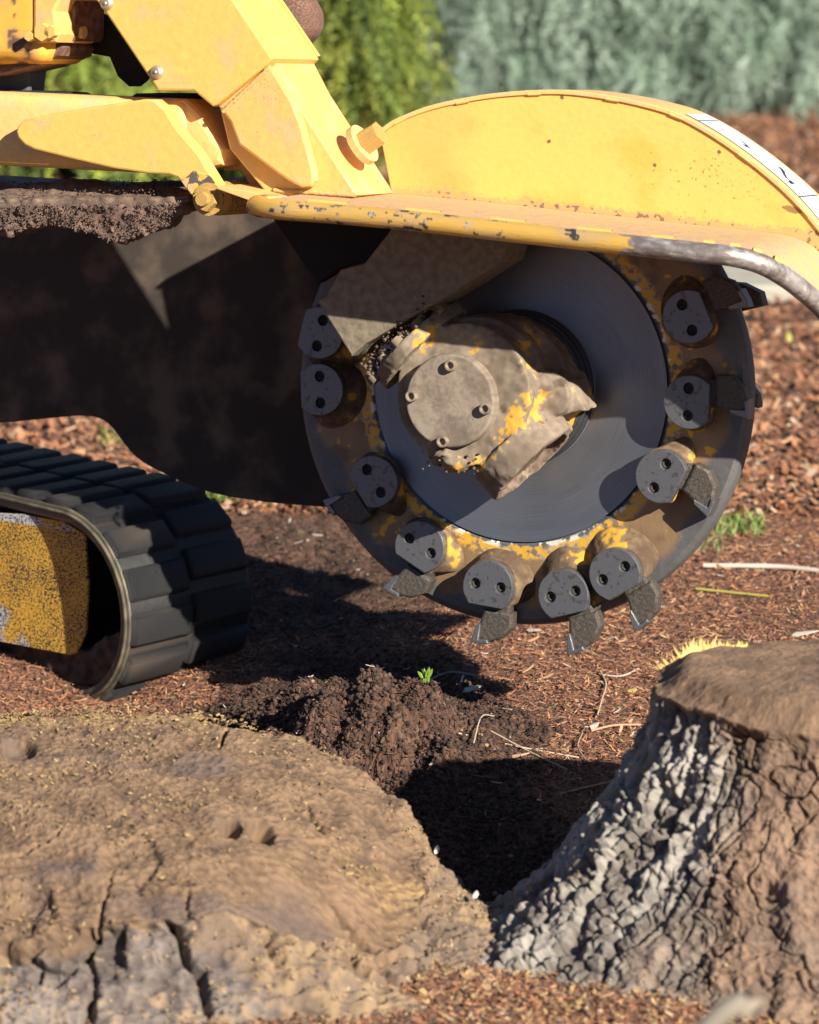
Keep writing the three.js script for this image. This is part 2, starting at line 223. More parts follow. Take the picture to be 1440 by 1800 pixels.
clods.forEach((g, q) => scatter('soil_clods', ['dark crumbly soil clods heaped between the track and the stumps', 'finer dark soil crumbs scattered between the track and the stumps', 'loose dark earth lumps around the track'][q], 'soil', g, litterM, 22000, (d, c) => {
  const p = pick([P0, P0, P2, P1, PIT, P4, P5]), x = p.x + (rnd() + rnd() + rnd() - 1.5) * 0.36, z = p.z + (rnd() + rnd() + rnd() - 1.5) * 0.44, s = darkSoil(x, z); if (s < 0.12 + 0.3 * rnd()) return false;
  const r = 0.0007 + 0.0034 * Math.pow(rnd(), 5); d.position.set(x, gh(x, z) + r * 0.3, z); d.rotation.set(rr(0, 6), rr(0, 6), rr(0, 6)); d.scale.setScalar(r);
  const t = pick(soilTones), b = rr(0.5, 1.2); c.setRGB(t[0] * b, t[1] * b, t[2] * b); if (rnd() < 0.006) c.setRGB(0.3, 0.2, 0.11);
}));

// ---------------------------------------------------------------- the stump grinder
const grinder = base('stump_grinder', 'yellow stump grinder with a toothed cutter wheel under a domed guard', 'stump grinder', V3(-0.2, 0, 0));
grinder.userData = { label: grinder.userData.label, category: grinder.userData.category };
const ORG = V3(-0.2, 0, 0);
const partOn = (name, g, m, F = WF, parent = grinder) => { const o = mesh(name, g, m, parent); if (parent === grinder) { o.quaternion.copy(F.q); o.position.copy(F.o).sub(ORG); } return o; };
const part = (name, g, m) => partOn(name, g, m, WF);
const asm = (name, F = WF) => { const o = new THREE.Group(); o.name = name; o.quaternion.copy(F.q); o.position.copy(F.o).sub(ORG); grinder.add(o); return o; };

// -- cutter wheel
{
  const wheel = asm('cutter_wheel');
  const S = 2 * WR, wheelTex = tex(1100, 1100, (a, b) => {
    const x = (a - 0.5) * S, y = (b - 0.5) * S, r = Math.hypot(x, y), an = Math.atan2(y, x), n = fbm(x * 18, y * 18, 1, 4), nf = fbm(x * 90, y * 90, 3, 3), scr = ns(r * 900, an * 2.5, 2) * 0.5 + ns(r * 2200, an * 4, 6) * 0.4;
    if (r > 0.34 || r < 0.09) return [0.05, 0.05, 0.055]; const polished = grey(0.125 + 0.02 * scr + 0.014 * n).map((k, i) => k * [0.92, 0.98, 1.12][i]), rim = grey(0.12 + 0.05 * n + 0.03 * nf).map((k, i) => k * [1, 0.98, 0.98][i]);
    const dust = mix([0.2, 0.125, 0.065], [0.34, 0.22, 0.12], 0.5 + n), paint = [0.72, 0.4, 0.045];
    let c = rim;
    const edge = 0.209 + 0.008 * n + 0.002 * nf, out = 0.283 + 0.045 * fbm(Math.cos(an) * 5, Math.sin(an) * 5, 8, 2);
    if (r > 0.2 && r < 0.32) { let k = mix(dust, paint, smoothstep(n + 0.6 * nf, 0.22, 0.3)); k = mix(k, [0.16, 0.1, 0.06], smoothstep(fbm(x * 26, y * 26, 9, 4), 0.1, 0.35) * 0.8); c = mix(c, k, smoothstep(out - r, -0.006, 0.008)); }
    c = mix(polished, c, smoothstep(r + 0.004 * nf, edge - 0.002, edge + 0.002));
    const ring = smoothstep(r + 0.01 * nf, 0.206, 0.209) * (1 - smoothstep(r + 0.012 * nf, 0.222, 0.228)); if (ring > 0) c = mix(c, nf > -0.04 ? paint : [0.45, 0.36, 0.24], ring * smoothstep(nf + 0.5 * n, -0.25, -0.05) * 0.95);
    if (Math.abs(r - 0.2075) < 0.0035 && nf + n > 0.2) c = [0.7, 0.68, 0.6];
    return c;
  });
  const prof = [[0.001, 0], [0.1, 0], [0.105, -0.004], [0.2, -0.004], [0.206, 0], [WR - 0.009, 0], [WR - 0.002, -0.005], [WR, -0.01], [WR, -0.024], [WR - 0.005, -0.03], [0.001, -0.03]];
  const fine = []; prof.forEach(([r, z], i) => { fine.push([r, z]); });
  const g = toCreasedNormals(lathe(fine.reverse(), 128), 0.5), p = g.attributes.position, uv = g.attributes.uv; for (let i = 0; i < p.count; i++) uv.setXY(i, p.getX(i) / S + 0.5, p.getY(i) / S + 0.5);
  mesh('disc', g, std({ map: wheelTex, roughness: 0.48, metalness: 0.25, bumpMap: rep(grainTex, 5), bumpScale: 0.0006 }), wheel);
  { const g = new THREE.RingGeometry(0.1, 0.2015, 160, 10).translate(0, 0, -0.0025), p = g.attributes.position, uv = g.attributes.uv; for (let i = 0; i < p.count; i++) { const r = Math.hypot(p.getX(i), p.getY(i)); uv.setXY(i, (Math.atan2(p.getY(i), p.getX(i)) / 6.2832 + 1) % 1 * 4, r * 10); p.setZ(i, -0.0025 + 0.0035 * ((r - 0.1) / 0.1) ** 3); } g.computeVertexNormals();
    const turned = tex(256, 1024, (u, v) => { const l = 0.5 * tn(u, v, 3, 1) + 0.6 * tn(0.02 * u, v, 230, 4) + 0.4 * tn(0.05 * u, v, 90, 6); return [0.2 + 0.05 * l, 0.21 + 0.05 * l, 0.235 + 0.054 * l]; });
    mesh('polished_face', g, new THREE.MeshPhysicalMaterial({ map: turned, roughness: 0.36, metalness: 0.72, bumpMap: turned, bumpScale: 0.0003 }), wheel); }
  mesh('hub', toCreasedNormals(lathe([[0.102, -0.003], [0.102, 0.006], [0.099, 0.008], [0.099, 0.014], [0.095, 0.016], [0.095, 0.022], [0.085, 0.025], [0.001, 0.025]].reverse(), 72), 0.5), steelM, wheel);
  // dirt-caked weld skirt around each pocket, holder plate, bolts, tooth, carbide tip
  const PF = [[1210, 557, 0.038], [1212, 707, 0.038], [1162, 838, 0.038], [1080, 1010, 0.038], [990, 1047, 0.036], [857, 1032, 0.036], [737, 962, 0.036], [655, 847, 0.036], [560, 685, 0.036], [560, 585, 0.036]];
  const HR = 0.0345, HF = 0.0255;
  const plateShape = () => { const s = new THREE.Shape(), a0 = Math.acos(HF / HR); s.absarc(0, 0, HR, Math.PI / 2 + a0, Math.PI / 2 - a0 + 2 * Math.PI, false); s.closePath(); for (const k of [-1, 1]) { const h = new THREE.Path(); h.absarc(k * 0.0175, -0.002, 0.0068, 0, 6.2832, true); s.holes.push(h); } return s; };
  const plateG = toCreasedNormals(extr(plateShape(), -0.014, 0, 0.0012), 0.33);
  const boltG = lathe([[0.0066, -0.013], [0.0066, -0.006], [0.0056, -0.005], [0.0035, -0.005], [0.003, -0.008], [0.0001, -0.008]].reverse(), 20);
  const tb = [[-0.036, 0.03], [0.004, 0.0305], [0.009, 0.05], [0.012, 0.072], [-0.004, 0.074], [-0.022, 0.068], [-0.037, 0.05]];
  const toothG = toCreasedNormals(extr(tb.map(([t, r]) => V2(t, r)), -0.03, -0.008, 0.004), 0.33);
  const tipG = toCreasedNormals(extr([[0.006, 0.05], [0.0115, 0.053], [0.0175, 0.0765], [0.008, 0.0775], [-0.008, 0.0755], [-0.006, 0.07], [0.006, 0.0715]].map(([t, r]) => V2(t, r)), -0.0315, -0.0055, 0.0015), 0.33);
  const shankG = toCreasedNormals(extr([[-0.03, 0.02], [0.006, 0.02], [0.006, 0.036], [-0.03, 0.036]].map(([t, r]) => V2(t, r)), -0.036, -0.012, 0.003), 0.33);
  const skirtTone = (x, y, z, nx, ny, nz) => { const n = fbm(x * 30, y * 30, z * 30 + 4, 4), f = fbm(x * 140, y * 140, z * 140, 2); let c = mix([0.085, 0.052, 0.03], [0.2, 0.135, 0.075], smoothstep(n + 0.5 * f, -0.3, 0.35)); c = mix(c, [0.55, 0.3, 0.035], smoothstep(n - 0.3 * f, 0.16, 0.24)); return mix(c, [0.14, 0.095, 0.07], smoothstep(f, 0.15, 0.35) * 0.6); };
  PF.forEach(([px, py, nf], i) => {
    const c = WF.at(px, py, nf), an = Math.atan2(c.y, c.x), rr0 = c.length(), rad = c.clone().normalize(), tg = V2(rad.y, -rad.x);      // tg: the way the wheel turns (clockwise)
    const place = (o) => { o.position.set(c.x, c.y, nf); o.rotation.z = an - Math.PI / 2; o.scale.x = -1; return o; };
    // +y of the local shapes is outward, +x (mirrored) is the leading side
    const pl = mesh('tooth_holder', plateG, plateVar[i % 3], wheel); pl.position.set(c.x, c.y, nf); pl.rotation.z = an - Math.PI / 2;
    for (const k of [-1, 1]) { const b = mesh('bolt', boltG, i > 1 && i < 6 ? toothM : steelM, wheel); b.position.set(c.x + tg.x * 0.0175 * k - rad.x * 0.002, c.y + tg.y * 0.0175 * k - rad.y * 0.002, nf); }
    for (const [nm, gg, mm] of i > 7 ? [] : [['tooth', toothG, toothM], ['carbide_tip', tipG, brightM], ['tooth_shank', shankG, toothM]]) {
      const q = gg.clone().applyMatrix4(new THREE.Matrix4().makeBasis(V3(tg.x, tg.y, 0), V3(rad.x, rad.y, 0), V3(0, 0, 1)).setPosition(c.x, c.y, nf));
      mesh(nm, q, mm, wheel);
    }
    const pts = []; for (let k = 0; k < 40; k++) { const t = k / 40 * 2 * Math.PI, co = Math.cos(t), si = Math.sin(t); const cut = Math.min(si * (HR + 0.002), HF);      // co along tg, si along rad
      pts.push(V3(c.x + tg.x * co * (HR + 0.001) + rad.x * cut, c.y + tg.y * co * (HR + 0.001) + rad.y * cut, nf - 0.0145));
      const bx = co * 0.042 + (co < 0 ? co * 0.014 : 0), by = (si < 0 ? si * (rr0 - 0.212) : si * 0.026); pts.push(V3(c.x + tg.x * bx + rad.x * by, c.y + tg.y * bx + rad.y * by, -0.002)); }
    let sk = new ConvexGeometry(pts); sk = toCreasedNormals(sk, 0.7);
    // subdivide so that the dirt colours have room
    const P = [], tri = sk.attributes.position; const sub = (a, b, d, l) => { const m = Math.max(a.distanceTo(b), b.distanceTo(d), d.distanceTo(a)); if (l > 6 || m < 0.004) { P.push(a, b, d); return; } const ab = a.distanceTo(b), bd = b.distanceTo(d), da = d.distanceTo(a); if (ab >= bd && ab >= da) { const q = a.clone().lerp(b, 0.5); sub(a, q, d, l + 0.5); sub(q, b, d, l + 0.5); } else if (bd >= da) { const q = b.clone().lerp(d, 0.5); sub(a, b, q, l + 0.5); sub(a, q, d, l + 0.5); } else { const q = d.clone().lerp(a, 0.5); sub(a, b, q, l + 0.5); sub(q, b, d, l + 0.5); } };
    for (let a = 0; a < tri.count; a += 3) sub(V3().fromBufferAttribute(tri, a), V3().fromBufferAttribute(tri, a + 1), V3().fromBufferAttribute(tri, a + 2), 0);
    let sg = mergeVertices(new THREE.BufferGeometry().setFromPoints(P), 1e-5); sg.computeVertexNormals(); const sp = sg.attributes.position, sn = sg.attributes.normal;
    for (let a = 0; a < sp.count; a++) { const k = 0.0016 * fbm(sp.getX(a) * 90, sp.getY(a) * 90, sp.getZ(a) * 90, 3); if (sp.getZ(a) < nf - 0.016) sp.setXYZ(a, sp.getX(a) + sn.getX(a) * k, sp.getY(a) + sn.getY(a) * k, sp.getZ(a) + sn.getZ(a) * k); }
    sg.computeVertexNormals(); mesh('tooth_pocket', color(sg, skirtTone), vcM, wheel);
  });
  // two teeth bolted to the far face, seen past the rim
  for (const [px, py, k] of [[1262, 545, 1], [1275, 690, 0.7]]) {
    const c = WF.at(px, py, -0.05), rad = c.clone().normalize(), tg = V2(rad.y, -rad.x), M = new THREE.Matrix4().makeBasis(V3(tg.x, tg.y, 0), V3(rad.x, rad.y, 0), V3(0, 0, 1)).setPosition(c.x, c.y, -0.035);
    const s = extr([[-0.03, -0.02], [0.01, -0.02], [0.012, 0.02], [0.018, 0.05 * k + 0.012], [0.0, 0.056 * k + 0.008], [-0.02, 0.045 * k], [-0.032, 0.02]].map(([t, r]) => V2(t, r)), -0.03, -0.002, 0.003).applyMatrix4(M); mesh('tooth', s, toothM, wheel);
  }
}
// -- gearbox and motor housing
{
  const gb = asm('gearbox');
  const cov = WF.at3(790, 705, 0.165), fl = WF.at3(742, 608, 0.1), en = WF.at3(938, 814, 0.085), d = en.clone().sub(fl); d.z = -0.01; d.normalize();
  const boss = WF.at3(812, 693, 0.15), tip = WF.at3(1030, 690, 0.05), Z = V3(0, 0, 1), bc = V3(boss.x, boss.y, 0.09);
  const lug = WF.at3(968, 694, 0.09), nut = WF.at3(960, 672, 0.1), rib = WF.at3(985, 700, 0.06);
  const f = (x, y, z) => {
    const p = [x, y, z];
    let s = sdCyl(p, V3(boss.x, boss.y, 0.1), Z, 0.089, 0.046) - 0.001;
    s = smin(s, sdCyl(p, V3(boss.x + 0.002, boss.y, 0.05), Z, 0.094, 0.05) - 0.002, 0.004);
    s = smin(s, sdCyl(p, fl.clone().lerp(en, 0.5).setZ(0.07), d, 0.05, fl.distanceTo(en) * 0.5) - 0.002, 0.006);
    { const ax = lug.x - boss.x, ay = lug.y - boss.y, t = clamp(((x - boss.x) * ax + (y - boss.y) * ay) / (ax * ax + ay * ay), 0, 1), q = Math.hypot(x - boss.x - ax * t, y - boss.y - ay * t) - lerp(0.09, 0.026, t), w = Math.abs(z - 0.055) - 0.045; s = smin(s, Math.min(Math.max(q, w), 0) + Math.hypot(Math.max(q, 0), Math.max(w, 0)) - 0.003, 0.006); }
    s = smin(s, sdCyl(p, V3(0, 0, 0.03), Z, 0.088, 0.03) - 0.003, 0.012);
    s = smin(s, sdCyl(p, en.clone().addScaledVector(d, -0.018), d, 0.066, 0.018) - 0.002, 0.003);
    s = smin(s, sdCyl(p, fl.clone().addScaledVector(d, -0.002), d, 0.07, 0.008) - 0.0015, 0.003);
    s = smin(s, Math.hypot(x - nut.x, y - nut.y, (z - 0.098) * 0.7) - 0.014, 0.008);
    const q = Math.max(Math.abs((x - rib.x) + (y - rib.y) * 0.55) - 0.036, Math.abs((y - rib.y) - (x - rib.x) * 0.2) - 0.02, Math.abs(z - 0.055) - 0.03); s = smin(s, q, 0.006);
    if (Math.abs(s) > 0.05) return s;
    // dirt packed under the cover and at the flange
    s = smin(s, Math.hypot((x - boss.x + 0.012) * 0.7, (y - boss.y + 0.082) * 1.3, (z - 0.125) * 0.7) - 0.022 - 0.02 * fbm(x * 40, y * 40, z * 40, 3), 0.015);
    s = Math.max(s, -(sdCyl(p, en.clone().addScaledVector(d, 0.012), d, 0.054, 0.02)));
    return s - 0.0042 * fbm(x * 42, y * 42, z * 42, 4) - 0.0016 * fbm(x * 160, y * 160, z * 160, 2) * (0.5 + fbm(x * 12, y * 12, z * 12, 2));
  };
  const bx = [bc.x - 0.17, bc.y - 0.2, 0.001], g = nets(f, bx, [bc.x + 0.2, bc.y + 0.18, 0.19], 0.0023);
  const tone = (x, y, z) => {
    const n = fbm(x * 20, y * 20, z * 20, 4), ff = fbm(x * 110, y * 110, z * 110, 3);
    const hx = x - en.x, hy = y - en.y, hz = z - en.z, ht = hx * d.x + hy * d.y + hz * d.z; if (ht > -0.03 && Math.hypot(hx - d.x * ht, hy - d.y * ht, hz - d.z * ht) < 0.0545) return mix([0.07, 0.045, 0.03], [0.2, 0.14, 0.1], smoothstep(ff + n, -0.3, 0.4));
    let c = mix([0.16, 0.12, 0.085], [0.28, 0.225, 0.165], smoothstep(n + 0.4 * ff, -0.3, 0.3));
    const rB = Math.hypot(x - boss.x, y - boss.y), aB = Math.atan2(y - boss.y, x - boss.x), ringY = smoothstep(rB, 0.064, 0.072) * smoothstep(0.096, 0.09, rB) * smoothstep(aB, -2.3, -1.6) * smoothstep(0.5, 0.0, aB); const where = smoothstep((x - boss.x) * 0.9 - (y - boss.y) * 0.7, 0.0, 0.09); c = mix(c, [0.62, 0.34, 0.05], smoothstep(n + 0.5 * ff + 0.04 * where + 0.19 * ringY, 0.28, 0.33));
    c = mix(c, [0.07, 0.045, 0.03], smoothstep(fbm(x * 34 + 9, y * 34, z * 34, 3) + 0.3 * ff, 0.24, 0.36) * 0.8); return c;
  };
  mesh('housing', color(g, tone), vcM, gb);
  const cg = lathe([[0.06, -0.03], [0.06, -0.003], [0.058, 0], [0.02, 0.0], [0.0001, 0.0]].reverse().map((q) => q), 72);
  { const fineC = []; for (let i = 0; i <= 30; i++) fineC.push([0.0001 + 0.0575 * i / 30, 0]); fineC.push([0.059, -0.0012], [0.06, -0.004], [0.06, -0.03]); const q = lathe(fineC, 160).translate(cov.x, cov.y, cov.z); const p = q.attributes.position; for (let i = 0; i < p.count; i++) p.setZ(i, p.getZ(i) + 0.0012 * fbm(p.getX(i) * 60, p.getY(i) * 60, 3, 4)); q.computeVertexNormals(); mesh('cover', color(q, (x, y, z) => { const n = fbm(x * 24 + 5, y * 24, 3, 4), ff = fbm(x * 160, y * 160, 1, 3); let c = mix([0.165, 0.125, 0.095], [0.27, 0.22, 0.165], smoothstep(n + 0.7 * ff, -0.35, 0.35)); const e = Math.hypot(x - cov.x - 0.012, (y - cov.y + 0.042) * 1.1); c = mix(c, [0.52, 0.3, 0.06], smoothstep(0.013 - e + 0.03 * n + 0.012 * ff, 0, 0.004)); return mix(c, [0.08, 0.06, 0.045], smoothstep(ff, 0.2, 0.4) * 0.5); }), vcM, gb); }
  for (const [px, py] of [[790, 643], [721, 697], [851, 719], [776, 777]]) {
    const c = WF.at3(px, py, 0.173); mesh('bolt', color(lathe([[0.0075, -0.012], [0.0075, -0.001], [0.0066, 0], [0.004, 0], [0.0035, -0.004], [0.0001, -0.004]].reverse(), 24).translate(c.x, c.y, c.z), (x, y, z) => mix([0.14, 0.105, 0.08], [0.27, 0.21, 0.155], smoothstep(fbm(x * 200, y * 200, z * 200, 2), -0.3, 0.3))), vcM, gb);
  }
  // nuts along the mounting flange
  for (let k = -2; k <= 2; k++) { const t = V3(-d.y, d.x, 0).multiplyScalar(-1), p = fl.clone().addScaledVector(t, k * 0.032).addScaledVector(d, -0.018); p.z = 0.163 - Math.abs(k) * 0.012; mesh('nut', color(orient(cylZ(0.01, 0.01, 0.016, 6), p, d), (x, y, z) => mix([0.09, 0.06, 0.045], [0.26, 0.2, 0.14], smoothstep(fbm(x * 90, y * 90, z * 90, 3), -0.3, 0.3))), vcM, gb); }
  scatter('soil_crumbs', null, null, clods[0], litterM, 380, (o, c) => { const k = rnd(), t = V3(-d.y, d.x, 0).multiplyScalar(-1), p = k < 0.7 ? fl.clone().addScaledVector(t, rr(-0.07, 0.06)).addScaledVector(d, rr(-0.03, -0.008)) : V3(boss.x + rr(-0.05, 0.03), boss.y - 0.08 + rr(-0.02, 0.01), 0); p.z = k < 0.7 ? rr(0.14, 0.17) : rr(0.1, 0.16); o.position.copy(p); o.rotation.set(rr(0, 6), rr(0, 6), 0); o.scale.setScalar(rr(0.0005, 0.0026)); const b = rr(0.6, 1.4); c.setRGB(0.11 * b, 0.07 * b, 0.045 * b); }, gb);
}
// -- arm that carries the gearbox
part('gearbox_arm', extr(WF.poly([[557, 528], [618, 626], [640, 606], [782, 522], [880, 460], [900, 400], [690, 400], [640, 464], [598, 474], [572, 522]], 0.168), 0.08, 0.168, 0.002), std({ map: rep(tex(512, 512, (u, v) => mix([0.15, 0.12, 0.082], [0.24, 0.195, 0.135], smoothstep(tfbm(u, v, 30, 5, 3), -0.5, 0.5))), 3), roughness: 0.9, bumpMap: rep(grainTex, 8), bumpScale: 0.0012 }));
part('arm_bracket', extr(WF.poly([[480, 385], [556, 498], [600, 470], [645, 460], [690, 430], [720, 385]], 0.06), 0.03, 0.06, 0.002), blackM);

// -- guard: front dome plate, rolled roof, back plate, flange, edge bar
{
  const domePx = [[655, 345], [668, 238], [700, 216], [760, 193], [830, 178], [900, 169], [985, 166], [1060, 174], [1130, 188], [1190, 207], [1260, 246], [1330, 297], [1390, 350], [1440, 408], [1490, 470], [1540, 545]];
  const DN = 0.065, D = WF.poly(domePx, DN), arc = smooth(D.slice(1), 90), top = arc.map((p) => p.clone());
  const plate = [...arc, WF.at(1545, 560, DN), WF.at(1440, 412, DN).add(V2(0.0, -0.02)), WF.at(1300, 410, DN), WF.at(690, 348, DN)];
  const domeTex = tex(1024, 700, (u, v) => {
    const x = u * 0.75 - 0.2, y = v * 0.5, n = fbm(x * 14, y * 14, 2, 4), f = fbm(x * 130, y * 130, 5, 2), low = 0.2416 - 0.05 * x;
    let c = mix(YEL, [0.74, 0.38, 0.06], smoothstep(n, 0, 0.4) * 0.6);
    c = mix(c, [0.66, 0.34, 0.1], smoothstep(-x - 0.02 + 0.05 * n, 0, 0.09) * 0.55);
    c = c.map((k) => k * (0.97 + 0.08 * f));
    const spots = fbm(x * 230, y * 230, 9, 2) + 0.22 * bump2(x, y, V3(0.27, 0, 0.29), 0.11, 0.05); c = mix(c, [0.2, 0.12, 0.05], smoothstep(spots, 0.44, 0.52) * 0.85);
    const w = worley2(x * 24, y * 24); if (w[2] > 0.93 && w[0] < 0.06 + 0.05 * f) c = [0.2, 0.11, 0.05];
    const line = y - low; c = mix(c, [0.52, 0.3, 0.14], smoothstep(0.008 + 0.016 * f + 0.01 * n - line, 0, 0.004) * 0.7); if (line < 0.006 && f + 0.6 * n > 0.27) c = [0.22, 0.14, 0.085];
    if (Math.hypot((x - 0.372) * 0.32, y - 0.2525 + (x - 0.372) * 0.2) < 0.004 + 0.002 * f) c = mix(c, [0.2, 0.1, 0.045], 0.8);
    return c;
  });
  const dg = extr(plate, DN - 0.008, DN, 0.0015), uv = dg.attributes.uv, p = dg.attributes.position; for (let i = 0; i < p.count; i++) uv.setXY(i, (p.getX(i) + 0.2) / 0.75, p.getY(i) / 0.5);
  part('guard_plate', dg, new THREE.MeshPhysicalMaterial({ map: domeTex, roughness: 0.5, clearcoat: 0.25, clearcoatRoughness: 0.4, bumpMap: rep(grainTex, 5), bumpScale: 0.0004 }));
  part('back_plate', extr(plate.map((q) => V2(q.x * 0.86 - 0.01, q.y * 0.86)), -0.066, -0.06, 0.001), blackM);
  // the rolled roof follows the plate's arc
  const roof = new THREE.Shape(), outer = arc.map((q, i) => { const a = arc[Math.max(0, i - 1)], b = arc[Math.min(arc.length - 1, i + 1)], t = b.clone().sub(a).normalize(); return q.clone().add(V2(-t.y, t.x).multiplyScalar(0.006)); });
  roof.setFromPoints([...outer, ...arc.slice().reverse()]);
  part('guard_roof', extr(roof, DN - 0.115, DN + 0.003, 0.0012), dustyM);
  for (let k = 0; k < 7; k++) { const i = 6 + k * 11, q = outer[i], q2 = outer[i + 1], t = q2.clone().sub(q).normalize(); part('weld_bead', color(tube([0, 1, 2, 3].map((j) => V3(q.x + t.x * 0.006 * j, q.y + t.y * 0.006 * j - 0.005, DN + 0.0015)), 0.0025, 6, 6), (x, y, z) => mix(YEL, DUST, 0.3 + fbm(x * 200, y * 200, z, 2))), vcM); }
  // white warning sticker in three panels on the roof
  const stick = (i0, i1, marks) => {
    const P = [], U = [], I = [], m = i1 - i0; for (let i = i0; i <= i1; i++) { const q = outer[i], a = outer[Math.max(0, i - 1)], b = outer[Math.min(outer.length - 1, i + 1)], t = b.clone().sub(a).normalize(), o = q.clone().add(V2(-t.y, t.x).multiplyScalar(0.0012)); for (const z of [DN - 0.014, DN - 0.1]) { P.push(o.x, o.y, z); U.push((i - i0) / m, z > 0.02 ? 0 : 1); } }
    for (let i = 0; i < m; i++) { const a = i * 2; I.push(a, a + 2, a + 1, a + 1, a + 2, a + 3); }
    const cv = document.createElement('canvas'); cv.width = 512; cv.height = 512; const x = cv.getContext('2d'); x.fillStyle = '#d2d2d0'; x.fillRect(0, 0, 512, 512); x.strokeStyle = '#202026'; x.fillStyle = '#202026'; x.lineWidth = 12; x.strokeRect(0, -20, 520, 552); marks(x);
    const g = new THREE.BufferGeometry(); g.setAttribute('position', new THREE.Float32BufferAttribute(P, 3)); g.setAttribute('uv', new THREE.Float32BufferAttribute(U, 2)); g.setIndex(I); g.computeVertexNormals(); const t = new THREE.CanvasTexture(cv); t.colorSpace = THREE.SRGBColorSpace;
    const o = part('warning_sticker', g, std({ map: t, roughness: 0.45, side: THREE.DoubleSide })); return o;
  };
  const near = (px, py) => { const q = WF.at(px, py, DN); let b = 0; outer.forEach((o, i) => { if (o.distanceTo(q) < outer[b].distanceTo(q)) b = i; }); return b; };
  const s0 = near(1195, 205), s1 = near(1222, 222), s2 = near(1392, 345), s3 = near(1535, 540);
  stick(s0, s1, () => {});
  stick(s1, s2, (x) => { x.beginPath(); x.arc(80, 300, 14, 0, 7); x.fill(); x.lineWidth = 20; x.beginPath(); x.moveTo(160, 250); x.lineTo(200, 300); x.lineTo(190, 360); x.stroke(); x.beginPath(); x.arc(350, 200, 22, 0, 7); x.fill(); x.beginPath(); x.moveTo(340, 160); x.lineTo(372, 260); x.lineTo(400, 330); x.lineTo(430, 300); x.lineTo(430, 390); x.stroke(); });
  stick(s2, s3, (x) => { x.lineWidth = 14; x.beginPath(); x.arc(90, 300, 18, 0, 7); x.fill(); x.beginPath(); x.moveTo(120, 260); x.lineTo(210, 320); x.lineTo(260, 250); x.stroke(); });
  // flange plate and its round edge bar; both bend down at the front
  const edge = [[440, 362, 0.3], [470, 366, 0.3], [700, 386, 0.3], [900, 408, 0.3], [1100, 430, 0.3], [1230, 444, 0.297], [1290, 451, 0.288], [1335, 463, 0.27], [1375, 484, 0.24], [1410, 510, 0.21], [1440, 536, 0.18]].map(([x, y, n]) => WF.at3(x, y, n)); edge.push(V3(0.5, 0.095, 0.172), V3(0.57, 0.093, 0.172), V3(0.66, 0.093, 0.172));
  const line = new THREE.CatmullRomCurve3(edge.slice(1)).getPoints(160), lift = (i, k) => { const a = line[Math.max(0, i - 1)], b = line[Math.min(line.length - 1, i + 1)], t = V2(b.x - a.x, b.y - a.y).normalize(); return [line[i].x - t.y * k, line[i].y + t.x * k]; };
  { const P = [], U = [], I = []; line.forEach((q, i) => { const [x1, y1] = lift(i, 0.0115), [x0, y0] = lift(i, 0.0055), ni = Math.min(DN + 0.001, q.z - 0.002), e = (q.z - ni) * 0.03; for (const [x, y, z] of [[x1, y1, q.z], [x1, y1 + e, ni], [x1, y1 + e, ni], [x0, y0 + e, ni], [x0, y0 + e, ni], [x0, y0, q.z], [x0, y0, q.z], [x1, y1, q.z]]) { P.push(x, y, z); U.push(x, z + y * 0.3); } });
    for (let i = 0; i < line.length - 1; i++) for (let k = 0; k < 8; k += 2) { const a = i * 8 + k, b = a + 8; I.push(a, b, a + 1, a + 1, b, b + 1); }
    const g = new THREE.BufferGeometry(); g.setAttribute('position', new THREE.Float32BufferAttribute(P, 3)); g.setAttribute('uv', new THREE.Float32BufferAttribute(U, 2)); g.setIndex(I); g.computeVertexNormals();
    part('flange', g, std({ side: THREE.DoubleSide, map: rep(tex(512, 512, (u, v) => { const n = tfbm(u, v, 12, 5, 4), f = tfbm(u, v, 60, 3, 1); let c = mix([0.6, 0.36, 0.15], [0.5, 0.33, 0.2], smoothstep(n, -0.2, 0.3)); return mix(c, [0.2, 0.12, 0.07], smoothstep(f + 0.4 * n, 0.34, 0.45) * 0.7); }), 4), roughness: 0.85, bumpMap: rep(grainTex, 6), bumpScale: 0.001 })); }
  part('flange_tab', extr(WF.poly([[384, 326], [440, 336], [476, 346], [478, 356], [440, 352], [384, 332]], 0.245), 0.12, 0.25, 0.001), dustyM);
  const e0 = WF.at(440, 362, 0.3), bar = [V3(e0.x - 0.004, e0.y, 0.21), V3(e0.x - 0.006, e0.y, 0.25), V3(e0.x + 0.002, e0.y - 0.001, 0.284), V3(line[0].x + 0.012, line[0].y - 0.001, 0.3), ...line.filter((q, i) => i % 3 === 0 && i > 5)];
  const bg = new THREE.TubeGeometry(new THREE.CatmullRomCurve3(bar), 1000, 0.0125, 30), L = new THREE.CatmullRomCurve3(bar).getLength();
  if (0) tex(8, 8, (u, v) => {
    const x = u * L * 30, y = v * 6.2832, cy = Math.cos(y), sy = Math.sin(y), n = fbm(x * 0.5, cy * 1.2, sy * 1.2, 5), f = fbm(x * 2.2, cy * 3, sy * 3, 4); let c = mix([0.76, 0.43, 0.05], DUST, smoothstep(n, -0.1, 0.35) * 0.7);
    return c.map((k) => k * (0.95 + 0.15 * f));
  });
  // wear sits on the outward and lower side of the bar
  const bc = bg.attributes.position, bn = bg.attributes.normal;
